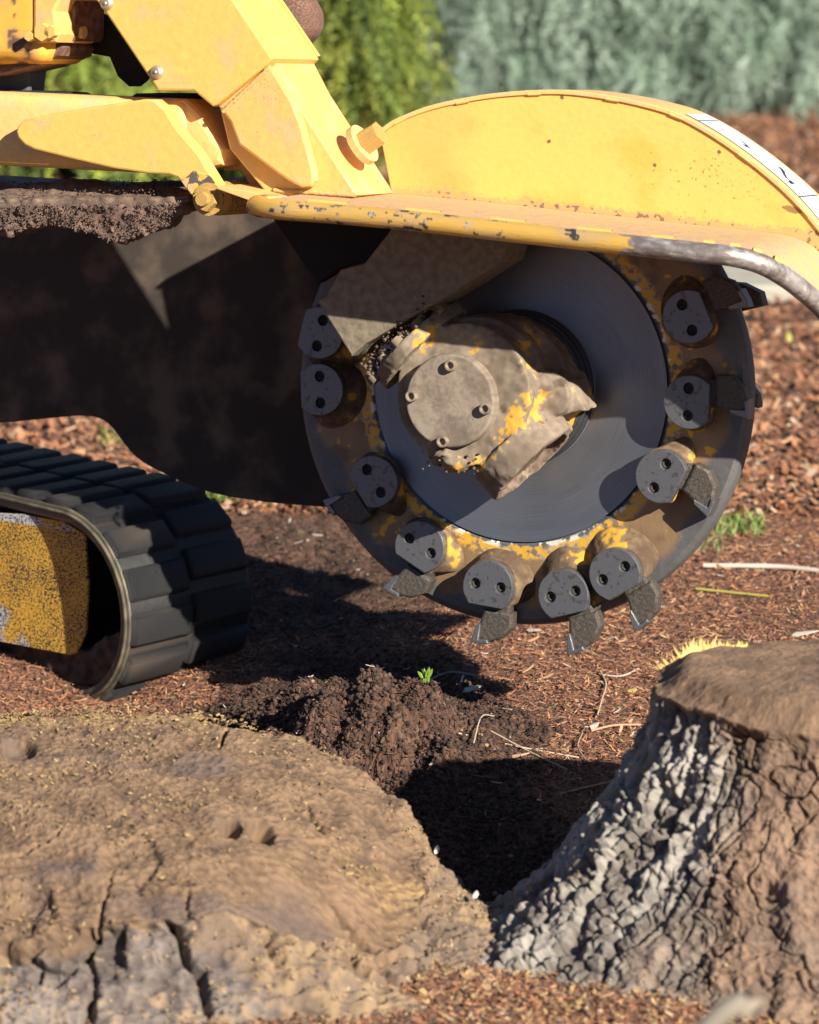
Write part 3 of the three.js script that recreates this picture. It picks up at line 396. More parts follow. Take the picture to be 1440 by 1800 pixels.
  color(bg, (x, y, z, nx, ny, nz) => {
    const n = fbm(x * 16, y * 40, z * 40, 4), f = fbm(x * 70, y * 160, z * 160, 3), worn = smoothstep(x, 0.17, 0.27);
    let c = mix([0.76, 0.46, 0.1], [0.58, 0.4, 0.22], smoothstep(n, -0.15, 0.3) * 0.8);
    c = mix(c, [0.07, 0.06, 0.06], smoothstep(n * 0.7 + 0.75 * f - 0.17, 0, 0.03)); c = mix(c, mix([0.2, 0.165, 0.15], [0.42, 0.38, 0.36], smoothstep(f + n, -0.3, 0.3)), smoothstep(n * 0.6 + 0.25 * f + worn * 0.75 - 0.42, 0, 0.06));
    c = mix(c, [0.6, 0.55, 0.48], smoothstep(f - 0.25 * Math.abs(n), 0.27, 0.31) * (x > -0.1 ? 0.8 : 0.3)); return c;
  });
  for (let k = 0; k < 9; k++) { const a = 4 + k * 10, q = [0, 1, 2, 3, 4].map((j) => { const [x, y] = lift(a + j, 0.0128); return V3(x, y, line[a + j].z - 0.004); }); part('stitch_weld', tube(q, 0.0032, 10, 7), yellowM); }
  part('edge_bar', bg, std({ vertexColors: true, roughness: 0.36, metalness: 0.4, bumpMap: rep(grainTex, 3), bumpScale: 0.0006 }));
}
// -- boom above: box, neck, side plate, lower beam, link plate
{
  const part = (n, g, m) => partOn(n, g, m, WB);
  part('boom_box', toCreasedNormals(extr(WB.poly([[185, 22], [277, 159], [341, 160], [350, 168], [373, 187], [382, 184], [472, 111], [480, 103], [408, -4], [360, -76], [110, -76]], 0.126), -0.03, 0.126, 0.003), 0.33), yellowM);
  part('boom_back_plate', extr(WB.poly([[505, 92], [520, 120], [528, 122], [560, 98], [480, -20], [440, -20]], -0.032), -0.04, -0.032, 0.001), yellowM);
  for (const [x, y] of [[188, 6], [276, 127]]) { const c = WB.at3(x, y, 0.1265); part('screw', lathe([[0.0001, 0.007], [0.0028, 0.007], [0.0032, 0.004], [0.004, 0.0068], [0.0075, 0.004], [0.0092, 0]].reverse(), 28).translate(c.x, c.y, c.z), screwM); }
  part('boom_neck', toCreasedNormals(extr(WB.poly([[384, 180], [395, 172], [472, 108], [484, 108], [514, 166], [628, 343], [600, 352], [470, 342], [403, 262], [388, 200]], 0.1), -0.03, 0.1, 0.003), 0.33), orangeM);
  const sp = [[383, 187], [470, 116], [478, 118], [514, 177], [530, 218], [552, 300], [553, 318], [546, 328], [530, 330], [512, 322], [488, 306], [419, 255], [404, 215]];
  part('neck_side_plate', toCreasedNormals(extr(WB.poly(sp, 0.118), 0.1005, 0.118, 0.004), 0.33), orangeM);
  const weld = (a, b, n, F = WB) => { const A = F.at3(...a, n), B = F.at3(...b, n), m = Math.max(6, Math.round(A.distanceTo(B) / 0.003)), pts = []; for (let k = 0; k <= m; k++) pts.push(A.clone().lerp(B, k / m).add(V3(rr(-0.0004, 0.0004), rr(-0.0004, 0.0004), 0))); const g = new THREE.TubeGeometry(new THREE.CatmullRomCurve3(pts), m * 3, 0.003, 7), p = g.attributes.position; part('weld_bead', g, dustyM); };
  weld([392, 196], [470, 122], 0.1185); weld([482, 334], [625, 343], 0.101); weld([552, 300], [530, 220], 0.101);
  // big washer and nut on the neck's sloping face
  { const c = WB.at3(636, 255, 0.045), d = V3(0.83, 0.55, 0.08).normalize(); const grp = asm('pivot_bolt', WB); mesh('washer', toCreasedNormals(orient(cylZ(0.027, 0.027, 0.009, 40), c.clone().addScaledVector(d, -0.004), d), 0.5), dustyM, grp); mesh('nut', toCreasedNormals(orient(cylZ(0.0175, 0.0165, 0.026, 6).rotateZ(0.3), c.clone().addScaledVector(d, 0.005), d), 0.3), chippedM, grp); }
  // lower beam: a rounded tube along u with its nose facing right
  const y0 = WB.at(271, 172, 0.07), yb = WB.at(120, 296, 0.07), xr = WB.at(345, 230, 0.07).x, h = y0.y - yb.y;
  const prof = new THREE.Shape(), r = 0.022, w = 0.1; prof.moveTo(-w / 2 + r, -h / 2); prof.lineTo(w / 2 - r, -h / 2); prof.quadraticCurveTo(w / 2, -h / 2, w / 2, -h / 2 + r); prof.lineTo(w / 2, h / 2 - r * 0.4); prof.quadraticCurveTo(w / 2, h / 2, w / 2 - r * 0.4, h / 2); prof.lineTo(-w / 2 + r, h / 2); prof.quadraticCurveTo(-w / 2, h / 2, -w / 2, h / 2 - r); prof.lineTo(-w / 2, -h / 2 + r); prof.quadraticCurveTo(-w / 2, -h / 2, -w / 2 + r, -h / 2);
  const bg = new THREE.ExtrudeGeometry(prof, { depth: 1.1, bevelEnabled: true, bevelThickness: 0.014, bevelSize: 0.014, bevelOffset: -0.014, bevelSegments: 5, curveSegments: 8 });
  bg.rotateY(Math.PI / 2).translate(xr - 1.1 - 0.014, (y0.y + yb.y) / 2, 0.056); part('lower_beam', toCreasedNormals(bg, 0.35), dustyM);
  const nose = WB.poly([[300, 172], [345, 174], [376, 204], [398, 240], [416, 262], [412, 290], [362, 300], [330, 262], [296, 205]], 0.06);
  part('beam_nose', toCreasedNormals(extr(nose, -0.01, 0.098, 0.008), 0.33), dustyM);
  part('beam_cover', extr(WB.poly([[-200, 158], [60, 159], [132, 162], [146, 170], [240, 171], [250, 164], [300, 163], [345, 164], [362, 180], [340, 178], [300, 176], [-200, 180]], 0.04), 0.0, 0.06, 0.002), blackM);
  const lp = [[30, 222], [41, 211], [80, 202], [169, 187], [255, 174], [271, 175], [289, 190], [313, 228], [350, 271], [381, 322], [393, 342], [394, 358], [386, 371], [370, 377], [356, 372], [346, 358], [338, 341], [312, 313], [297, 307], [260, 305], [197, 296], [120, 278], [60, 263], [43, 255], [31, 242], [28, 232]];
  part('link_plate', toCreasedNormals(extr(WB.poly(lp, 0.135), 0.107, 0.135, 0.003), 0.33), yellowM);
  part('link_tip', toCreasedNormals(extr(WB.poly([[318, 318], [340, 300], [372, 310], [393, 342], [393, 358], [386, 370], [370, 376], [356, 371], [347, 357]], 0.1365), 0.1335, 0.1365, 0.0008), 0.33), chippedM);
  { const c = WB.at3(366, 350, 0.1375), grp = asm('pivot_nut', WB); mesh('nut', toCreasedNormals(cylZ(0.0165, 0.0155, 0.014, 6).rotateZ(0.25).translate(c.x, c.y, c.z), 0.3), chippedM, grp); mesh('stud', toCreasedNormals(lathe([[0.0001, 0.022], [0.008, 0.022], [0.009, 0.02], [0.009, 0.01]].reverse(), 24).translate(c.x, c.y, c.z), 0.5), chippedM, grp); mesh('washer', cylZ(0.021, 0.021, 0.003, 32).translate(c.x, c.y, c.z - 0.0025), chippedM, grp); }
  const lg = WB.at3(388, 352, 0.1); part('pivot_boss', toCreasedNormals(lathe([[0.0001, 0.045], [0.019, 0.045], [0.022, 0.04], [0.022, -0.05]].reverse(), 32).translate(lg.x - 0.004, lg.y + 0.002, 0.06), 0.5), chippedM);
  part('neck_foot', extr(WB.poly([[408, 262], [424, 258], [474, 330], [470, 342], [446, 330], [430, 300], [398, 300], [400, 285]], 0.03), -0.01, 0.04, 0.002), dustyM);
}
// -- engine corner at the upper left
{
  const part = (n, g, m) => partOn(n, g, m, WB);
  const f = (x, y, z) => { const a = WB._a ??= WB.at3(30, 40, 0.1); const q = [Math.abs(x - a.x + 0.02) - 0.055, Math.abs(y - a.y) - 0.03, Math.abs(z - 0.06) - 0.05]; let s = Math.hypot(Math.max(q[0], 0), Math.max(q[1], 0), Math.max(q[2], 0)) + Math.min(Math.max(...q), 0) - 0.022; s = smin(s, Math.hypot((x - a.x + 0.03) * 0.8, y - a.y + 0.022, (z - 0.06) * 0.8) - 0.038, 0.02); return s - 0.001 * fbm(x * 60, y * 60, z * 60, 2); };
  const a = WB.at3(30, 40, 0.1), g = nets(f, [a.x - 0.13, a.y - 0.1, -0.02], [a.x + 0.09, a.y + 0.09, 0.14], 0.0035);
  const grp = asm('hydraulic_motor', WB);
  mesh('casting', color(g, (x, y, z) => { const n = fbm(x * 22, y * 22, z * 22, 4), ff = fbm(x * 100, y * 100, z * 100, 2); let c = mix([0.76, 0.4, 0.05], [0.55, 0.28, 0.1], smoothstep(n, -0.1, 0.4)); return mix(c, [0.12, 0.07, 0.05], smoothstep(n + 0.5 * ff - Math.abs(x - a.x - 0.012) * 9, 0.08, 0.2)); }), vcM, grp);
  const bl = WB.poly([[58, -30], [58, 72], [66, 76], [98, 74], [104, 60], [96, 20], [118, -30]], 0.135); mesh('block', toCreasedNormals(extr(bl, 0.02, 0.135, 0.004), 0.33), orangeM, grp);
  mesh('end_plate', toCreasedNormals(extr(WB.poly([[96, 22], [132, -30], [132, 60], [128, 72], [102, 74]], 0.09), 0.0, 0.09, 0.003), 0.33), rustM, grp);
  mesh('foot', toCreasedNormals(extr(WB.poly([[-60, 112], [0, 112], [40, 96], [48, 76], [106, 76], [110, 84], [104, 98], [60, 116], [0, 130], [-60, 140]], 0.1), 0.0, 0.1, 0.004), 0.33), rustM, grp);
  for (const [x, y, r, n] of [[78, 57, 0.0125, 0.14], [92, 56, 0.009, 0.14], [55, 64, 0.007, 0.14]]) { const c = WB.at3(x, y, n); mesh('bolt', toCreasedNormals(cylZ(r, r * 0.92, 0.012, 6).translate(c.x, c.y, c.z - 0.004), 0.3), yellowM, grp); }
  { const c = WB.at3(118, 56, 0.07); mesh('bolt', toCreasedNormals(orient(cylZ(0.013, 0.013, 0.014, 6), c, V3(1, 0, 0.05)), 0.3), dustyM, grp); mesh('stud', toCreasedNormals(orient(cylZ(0.008, 0.008, 0.026, 20), c, V3(1, 0, 0.05)), 0.5), dustyM, grp); }
  part('support_post', extr(WB.poly([[-60, 120], [0, 124], [54, 117], [48, 168], [-60, 168]], 0.03), -0.02, 0.03, 0.002), std({ color: C(0.09, 0.1, 0.1), roughness: 0.7 }));
  const st = [[112, 60], [128, 52], [128, -30], [150, 4], [170, 20], [190, 28], [262, 132], [256, 142], [243, 152], [226, 152], [206, 134], [197, 112], [192, 100], [165, 95], [140, 86]];
  part('rubber_flap', toCreasedNormals(extr(WB.poly(st, -0.01), -0.02, -0.01, 0.002), 0.33), blackM);
  { const c = WB.at3(522, 36, -0.09); const g2 = new THREE.SphereGeometry(0.036, 32, 24); part('rusty_muffler', toCreasedNormals(mergeGeometries([new THREE.SphereGeometry(0.036, 40, 24).toNonIndexed(), orient(cylZ(0.036, 0.036, 0.25, 40), V3(0, 0, 0), V3(-0.55, 0.83, 0)).toNonIndexed()]), 0.6).translate(c.x, c.y, c.z), rustM); }
}
// -- deck with caked soil, dark rear skirt
{
  const part = (n, g, m) => partOn(n, g, m, WB);
  const level = (g, n0 = 0.12) => { const p = g.attributes.position; for (let i = 0; i < p.count; i++) p.setY(i, p.getY(i) + (n0 - p.getZ(i)) * 0.105); return g; };
  const dk = WB.poly([[-200, 340], [0, 352], [143, 358], [300, 349], [330, 344], [332, 354], [300, 362], [143, 370], [0, 366], [-200, 360]], 0.12);
  part('deck', level(extr(dk, -0.1, 0.12, 0.002)), std({ map: rep(tex(256, 256, (u, v) => mix([0.09, 0.06, 0.045], [0.2, 0.145, 0.11], smoothstep(tfbm(u, v, 10, 4, 4), -0.3, 0.3))), 4), roughness: 0.9 }));
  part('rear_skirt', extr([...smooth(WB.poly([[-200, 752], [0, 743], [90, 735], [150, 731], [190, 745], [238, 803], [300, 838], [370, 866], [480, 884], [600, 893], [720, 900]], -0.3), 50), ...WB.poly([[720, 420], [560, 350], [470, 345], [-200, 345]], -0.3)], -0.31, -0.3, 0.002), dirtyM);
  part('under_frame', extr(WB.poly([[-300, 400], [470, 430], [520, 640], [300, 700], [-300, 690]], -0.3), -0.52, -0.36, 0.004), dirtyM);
  const lipAt = (x) => WB.at(clamp(x, -200, 320), x < 143 ? lerp(352, 358, clamp(x / 143, -1, 1)) : lerp(358, 349, (x - 143) / 157), 0.12);
  const hang = new THREE.SplineCurve([[-120, 405], [0, 412], [40, 408], [77, 396], [120, 400], [167, 412], [207, 428], [230, 421], [250, 412], [298, 398], [314, 376], [326, 354]].map(([x, y]) => WB.at(x, y, 0.12)));
  const hp = hang.getPoints(80), u0 = WB.at(-110, 360, 0.12).x, u1 = WB.at(322, 352, 0.12).x;
  const lowAt = (u) => { let b = hp[0]; for (const q of hp) if (Math.abs(q.x - u) < Math.abs(b.x - u)) b = q; return b.y; };
  const tA = WB.at(0, 357, 0.12), tB = WB.at(300, 352, 0.12), topAt = (u) => lerp(tA.y, tB.y, (u - tA.x) / (tB.x - tA.x));
  const f = (x, y, z) => { const t = topAt(x) - 0.006, l = lowAt(x), cx = Math.max(u0 - x, x - u1, 0); const cy = Math.max(y - t, l - y), th = 0.016 + 0.01 * fbm(x * 30, y * 30, 3, 2); const d = Math.max(cy, Math.abs(z - 0.11) - th, u0 - x, x - u1); return d - 0.012 * fbm(x * 40, y * 40, z * 40, 4) - 0.008 * fbm(x * 150, y * 150, z * 150, 3); };
  const soilTone = (x, y, z) => mix([0.075, 0.045, 0.034], [0.17, 0.105, 0.078], smoothstep(fbm(x * 60, y * 60, z * 60, 4), -0.35, 0.35));
  part('hanging_soil', color(nets(f, [u0 - 0.02, topAt(u0) - 0.1, 0.075], [u1 + 0.02, topAt(u0) + 0.05, 0.155], 0.0024), soilTone), vcM);
  const f2 = (x, y, z) => { const t = topAt(x) + 0.004 + (0.012 + 0.03 * fbm(x * 9, 2, z * 9, 3)) * smoothstep(0.115 - z, 0, 0.05) * smoothstep(z, -0.03, 0.03) * smoothstep(u1 - x, -0.02, 0.1); return Math.max(y - t, topAt(x) - 0.02 - y, z - 0.12, -0.03 - z, u0 - x, x - u1) - 0.006 * fbm(x * 60, y * 60, z * 60, 4); };
  part('soil_layer', color(level(nets(f2, [u0 - 0.02, topAt(u0) - 0.04, -0.05], [u1 + 0.02, topAt(u0) + 0.06, 0.14], 0.003)), (x, y, z) => mix([0.1, 0.062, 0.044], [0.22, 0.15, 0.105], smoothstep(fbm(x * 70, y * 70, z * 70, 4), -0.35, 0.35))), vcM);
  const grp = grinder; const o = scatter('soil_crumbs', null, null, clods[1], litterM, 3000, (d, c) => { const u = rr(u0, u1), z = rr(-0.01, 0.118), k = rnd() < 0.5; d.position.set(u, k ? topAt(u) + 0.004 + 0.01 * rnd() + (0.12 - z) * 0.105 : lerp(topAt(u), lowAt(u), rnd()), k ? z : 0.13 + rr(-0.004, 0.006)); d.rotation.set(rr(0, 6), rr(0, 6), 0); d.scale.setScalar(rr(0.0004, 0.0013)); const b = rr(0.6, 1.4); c.setRGB(0.13 * b, 0.085 * b, 0.062 * b); }, grp); o.quaternion.copy(WB.q); o.position.copy(WB.o).sub(ORG);
}
// -- crawler track
{
  const trk = asm('crawler_track', TF);
  const rO = 0.143, rI = 0.122, hc = 0.154, ue = TF.at(236, 1030, 0).x - 0.154, uL = -1.1;
  const stad = (r, rev) => { const a = []; for (let k = 0; k <= 40; k++) { const t = -Math.PI / 2 + Math.PI * k / 40; a.push(V2(ue + r * Math.cos(t), hc + r * Math.sin(t))); } for (let k = 0; k <= 24; k++) { const t = Math.PI / 2 + Math.PI * k / 24; a.push(V2(uL + r * Math.cos(t), hc + r * Math.sin(t))); } return rev ? a.reverse() : a; };
  const belt = new THREE.Shape(stad(rO)); belt.holes.push(new THREE.Path(stad(rI, true)));
  const dirtR = (x, y, z) => { const n = fbm(x * 14, y * 14, z * 14, 4), f = fbm(x * 80, y * 80, z * 80, 3); let c = mix([0.013, 0.013, 0.014], [0.032, 0.03, 0.029], smoothstep(f, -0.2, 0.4)); return mix(c, [0.11, 0.08, 0.057], smoothstep(n + 0.5 * f, 0.2, 0.4) * 0.8); };
  const bandTone = (x, y, z) => { const f = fbm(x * 60, y * 60, z * 60, 4); return mix([0.05, 0.045, 0.03], [0.17, 0.14, 0.09], smoothstep(f, -0.3, 0.35)); };
  const fineBelt = (g) => g;
  const bg = toCreasedNormals(extr(belt, -0.23, 0, 0.004), 0.33);
  mesh('belt', color(bg, (x, y, z, nx, ny, nz) => nz > 0.3 ? bandTone(x, y, z) : dirtR(x, y, z)), std({ vertexColors: true, roughness: 0.55, bumpMap: rep(grainTex, 6), bumpScale: 0.0012 }), trk);
  // raised inner rib line on the belt's near edge
  { const q = stad((rO + rI) / 2 + 0.003).map((p) => V3(p.x, p.y, 0.001)); mesh('belt_rib', color(new THREE.TubeGeometry(new THREE.CatmullRomCurve3(q, true), 400, 0.0028, 6, true), bandTone), vcM, trk); }
  const per = (s) => { const top = ue - uL; if (s < Math.PI * rO) { const t = -Math.PI / 2 + s / rO; return [ue + rO * Math.cos(t), hc + rO * Math.sin(t), t]; } s -= Math.PI * rO; return [ue - s, hc + rO, Math.PI / 2]; };
  const lugM = std({ vertexColors: true, roughness: 0.5, bumpMap: rep(grainTex, 8), bumpScale: 0.0012 });
  for (let k = -4; k < 16; k++) for (const half of [0, 1]) {
    const s = k * 0.064 + half * 0.012 + 0.02; let x, y, t; if (s < 0) { x = ue + s; y = hc - rO; t = -Math.PI / 2; } else [x, y, t] = per(s); if (x < -0.75) continue;
    const len = 0.112, g = new RoundedBoxGeometry(0.02, 0.052, len, 3, 0.0045), p = g.attributes.position;
    for (let i = 0; i < p.count; i++) { const X = p.getX(i), Y = p.getY(i), Zz = p.getZ(i), hgt = (X + 0.01) / 0.02; p.setY(i, Y * (1 - 0.22 * hgt) + 0.0012 * fbm(X * 60 + k, Y * 60, Zz * 60, 2)); p.setX(i, X + 0.002 * fbm(Zz * 30 + k * 3, Y * 30, half, 2)); p.setZ(i, Zz * (1 - 0.05 * hgt)); }
    g.rotateZ(t).translate(x - Math.cos(t) * 0.0005, y - Math.sin(t) * 0.0005, half ? -0.23 + len / 2 + 0.002 : -len / 2 - 0.002); g.computeVertexNormals();
    mesh('track_lug', color(toCreasedNormals(g, 0.6), dirtR), lugM, trk);
  }
  // roller frame plate seen inside the loop
  const worn = tex(768, 768, (u, v) => { const s = tn(u, v, 120, 3) + 0.5 * tn(u, v, 60, 5), n = tfbm(u, v, 5, 3, 2); let c = mix([0.62, 0.34, 0.045], [0.5, 0.5, 0.5], smoothstep(n * 0.5 + (0.62 - u) + (0.34 - v) * 0.9, 0.05, 0.22)); return mix(c, [0.03, 0.028, 0.028], smoothstep(s + 0.5 * n, 0.12, 0.2)); });
  const pl = TF.poly([[-300, 860], [60, 900], [120, 915], [150, 940], [155, 1030], [152, 1110], [140, 1146], [130, 1150], [0, 1112], [-300, 1020]], -0.02), xr = TF.at(155, 1030, -0.02).x, pg = extr(pl, -0.024, -0.02, 0.0008), uv = pg.attributes.uv, pp = pg.attributes.position; for (let i = 0; i < pp.count; i++) { uv.setXY(i, (pp.getX(i) - xr) / 0.26 + 1, pp.getY(i) / 0.26); pp.setZ(i, pp.getZ(i) + (xr - pp.getX(i)) * 0.2); } pg.computeVertexNormals();
  mesh('roller_frame', pg, std({ map: worn, roughness: 0.55, bumpMap: rep(grainTex, 2), bumpScale: 0.0006 }), trk);
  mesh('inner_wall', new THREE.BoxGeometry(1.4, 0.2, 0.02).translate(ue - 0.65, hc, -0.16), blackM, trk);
  const f = (x, y, z) => { const top = 0.082 + 0.04 * smoothstep(x, ue - 0.02, ue + 0.1) + 0.02 * fbm(x * 12, 1, z * 12, 3), e = Math.hypot(Math.max(0, x - ue), y - hc) - rI; return Math.max(y - top, e, z + 0.004 + 0.015 * (1 + fbm(x * 20, y * 20, 2, 2)), -0.16 - z, -0.5 - x) - 0.012 * fbm(x * 42, y * 42, z * 42, 4) - 0.004 * fbm(x * 160, y * 160, z * 160, 2); };
  mesh('packed_soil', color(nets(f, [-0.45, 0.0, -0.18], [ue + 0.14, 0.16, 0.02], 0.0032), (x, y, z) => mix([0.035, 0.02, 0.014], [0.1, 0.06, 0.04], smoothstep(fbm(x * 60, y * 60, z * 60, 4), -0.3, 0.35))), vcM, trk);
}

// ---------------------------------------------------------------- tree stumps
// a stump is a polar sheet: rows run from the middle of the cut over the rim, down the bark and out along the roots
function stump(o) {
  const { cx, cz, NA, NT, NS, rim, topH, rootR, bark, topRough, tones, down } = o;
  const P = [], Q = [], out = [];
  for (let i = 0; i <= NT + NS; i++) for (let j = 0; j <= NA; j++) {
    const a = o.a0 + (o.a1 - o.a0) * j / NA, ca = Math.cos(a), sa = Math.sin(a), rm = rim(a); let x, y, z, side = 0, s = 0;
    if (i <= NT) { const k = i / NT, r = rm * k; x = ca * r; z = sa * r; y = topH(x, z, k, a); }
    else { const k = (i - NT) / NS, y0 = topH(ca * rm, sa * rm, 1, a), rf = rootR(a), e = down(k, a); const r = rm + (rf - rm) * e[0]; x = ca * r; z = sa * r; y = y0 + (-0.035 - y0) * e[1]; side = smoothstep(k, 0, 0.03); s = k; }
    P.push(x, y, z); Q.push([side, s, a]);
  }
  const I = [], row = NA + 1; for (let i = 0; i < NT + NS; i++) for (let j = 0; j < NA; j++) { const a = i * row + j, b = a + row; I.push(a, a + 1, b, a + 1, b + 1, b); }
  const g = new THREE.BufferGeometry(); g.setAttribute('position', new THREE.Float32BufferAttribute(P, 3)); g.setIndex(I); g.computeVertexNormals();
  const p = g.attributes.position, n = g.attributes.normal, col = new Float32Array(p.count * 3), U = new Float32Array(p.count * 2);
  for (let i = 0; i < p.count; i++) {
    const x = p.getX(i), y = p.getY(i), z = p.getZ(i), [side, s, a] = Q[i], bk = side > 0 ? bark(x, y, z, s, a) : [0, [0, 0, 0]], tp = side < 1 ? topRough(x, y, z, a) : [0, [0, 0, 0]], d = lerp(tp[0], bk[0], side), c = mix(tp[1], bk[1], side);
    p.setXYZ(i, x + n.getX(i) * d, y + n.getY(i) * d, z + n.getZ(i) * d); col.set(c, i * 3); U[i * 2] = side < 0.5 ? x : a * 0.3; U[i * 2 + 1] = side < 0.5 ? z : y;
  }
  g.setAttribute('color', new THREE.BufferAttribute(col, 3)); g.setAttribute('uv', new THREE.BufferAttribute(U, 2)); g.computeVertexNormals();
  const cut = (i0, i1) => { const h = new THREE.BufferGeometry(); for (const k of Object.keys(g.attributes)) h.setAttribute(k, g.attributes[k]); h.setIndex(I.slice(i0 * NA * 6, i1 * NA * 6)); const keep = mergeVertices(h.toNonIndexed(), 1e-7); return keep; };
  const root = base('tree_stump', o.label, 'tree stump', V3(cx, 0, cz), 'tree stumps in the foreground');
  const m = std({ vertexColors: true, roughness: 0.95, bumpMap: rep(grainTex, 16), bumpScale: 0.0016 });
  mesh('cut_top', cut(0, NT), m, root); mesh('bark', cut(NT, NT + NS), m, root); return root;
}
const LS = V3(-0.365, 0, 0.76), RS = V3(0.47, 0, 0.78);
const leftAt = (px, py) => onGround(px, py, 0.13).sub(LS);
const PITS = [[403, 1462, 0.011, 0.035], [458, 1455, 0.014, 0.04], [50, 1552, 0.026, 0.014], [20, 1612, 0.014, 0.02], [30, 1335, 0.022, 0.015], [95, 1258, 0.016, 0.02], [230, 1500, 0.03, 0.008], [560, 1390, 0.03, 0.008]].map(([x, y, r, d]) => [leftAt(x, y), r, d]);
const CHECKS = [[[565, 1425], [535, 1375], 0.007], [[640, 1500], [500, 1470], 0.006], [[150, 1600], [220, 1470], 0.006], [[330, 1570], [330, 1500], 0.005], [[640, 1450], [560, 1440], 0.005], [[30, 1500], [180, 1440], 0.005], [[400, 1310], [380, 1350], 0.005]].map(([a, b, w]) => [leftAt(...a), leftAt(...b), w]);
const FRONT = [[[262, 1600], [282, 1640], [312, 1668], [322, 1702], [348, 1722], [366, 1768]], [[172, 1662], [154, 1690], [163, 1722], [156, 1770]], [[490, 1610], [503, 1650]]].map((l) => l.map(([x, y]) => atZ(x, y, 1.12).sub(LS)));
const leftTop = (x, z) => 0.142 + 0.018 * fbm(x * 4, 1, z * 4, 3) - 0.028 * smoothstep(z, 0.05, 0.34) - 0.1 * smoothstep(x, 0.14, 0.4) * smoothstep(z, -0.35, 0.25) + 0.014 * bump2(x, z, V3(-0.1, 0, -0.33), 0.25, 0.07);
const leftSaw = (x, z) => fbm(x * 7, 4, z * 7, 3) + smoothstep(-z - 0.16 - 0.1 * x, 0, 0.16) * 0.5;
const ls = stump({
  label: 'wide low tree stump covered in sawdust, nearest in front of the track', cx: LS.x, cz: LS.z, a0: -Math.PI * 1.5, a1: Math.PI * 0.5, NA: 1000, NT: 200, NS: 230,
  rim: (a) => 0.355 - 0.03 * Math.max(0, Math.sin(a)) + 0.05 * bump2(a, 0, V3(0.5, 0, 0), 0.5, 1) + 0.022 * fbm(Math.cos(a) * 3, Math.sin(a) * 3, 2, 3) + 0.022 * fbm(Math.cos(a) * 9, Math.sin(a) * 9, 6, 3),
  rootR: (a) => 0.46 + 0.22 * bump2(a, 0, V3(0.55, 0, 0), 0.45, 1) + 0.05 * fbm(Math.cos(a) * 4, Math.sin(a) * 4, 7, 3),
  topH: (x, z, k, a) => leftTop(x, z) - (0.024 + 0.02 * fbm(Math.cos(a) * 5, Math.sin(a) * 5, 3, 3)) * smoothstep(k, 0.72, 1),
  down: (k, a) => [Math.pow(k, 1.1), Math.pow(k, 0.85)],
  topRough: (x, y, z) => { const n = fbm(x * 16, 2, z * 16, 5), f = fbm(x * 110, 3, z * 110, 3), g = fbm(x * 300, 5, z * 300, 2); let c = mix([0.12, 0.072, 0.042], [0.25, 0.157, 0.09], smoothstep(n + 0.9 * f + 0.6 * g, -0.45, 0.45)); c = mix(c, [0.34, 0.22, 0.09], smoothstep(leftSaw(x, z) + 0.5 * f + 0.3 * g, 0.28, 0.55) * 0.85); c = mix(c, [0.06, 0.043, 0.035], smoothstep(fbm(x * 30, 6, z * 30, 4) + 0.4 * f, 0.2, 0.4) * 0.7); c = mix(c, [0.105, 0.078, 0.07], smoothstep(fbm(x * 7, 8, z * 7, 3) + 0.3 * n + 0.25 * smoothstep(z, 0.1, 0.3), 0.14, 0.4) * 0.65);
    let p = 0; for (const [q, r, d] of PITS) p += d * smoothstep(r * (1.25 + 0.8 * n) - Math.hypot(x - q.x, (z - q.z) * 0.55), 0, r * 0.45); const sm = Math.sin((z * 0.9 + x * 0.45 + 0.012 * n) * 520) * smoothstep(fbm(x * 5, 3, z * 5, 2), -0.05, 0.2); let ck = 0; for (const [A, B, w] of CHECKS) { const dx = B.x - A.x, dz = B.z - A.z, t = clamp(((x - A.x) * dx + (z - A.z) * dz) / (dx * dx + dz * dz), 0, 1), d = Math.hypot(x - A.x - dx * t + 0.006 * n, z - A.z - dz * t + 0.006 * f); ck = Math.max(ck, smoothstep(w * (1.1 - t) - d, 0, w)); } return [0.015 * n + 0.005 * f + 0.0012 * g + 0.0007 * sm - p - 0.018 * ck, c]; },
  bark: (x, y, z, s, a) => {
    const k = fbm(x * 7, y * 7, z * 7, 4), k2 = fbm(x * 7 + 9, y * 7, z * 7 + 4, 4), w = worley(x * 6 + 1.6 * k, y * 3 + 1.2 * k2, z * 6 + 1.2 * k2), m = smoothstep(fbm(x * 5, y * 5, z * 5 + 9, 2), -0.02, 0.14), cr = (1 - smoothstep(w[1] - w[0], 0, 0.1)) * m, n = fbm(x * 8, y * 8, z * 8, 5), f = fbm(x * 70, y * 70, z * 70, 4), e = Math.abs(fbm(x * 17 + k, y * 9, z * 17 + k2, 3));
    let c = mix([0.09, 0.07, 0.06], [0.22, 0.18, 0.155], smoothstep(n + 0.8 * f, -0.4, 0.4)); c = mix(c, [0.17, 0.115, 0.075], smoothstep(k2 + 0.3 * f + 0.5 * smoothstep(x, 0.05, 0.25) - s * 0.4, 0, 0.25) * 0.8); c = mix(c, [0.3, 0.2, 0.105], smoothstep(fbm(x * 8 + 5, y * 8, z * 8, 3) + 0.9 * f, 0.0, 0.3) * 0.75);
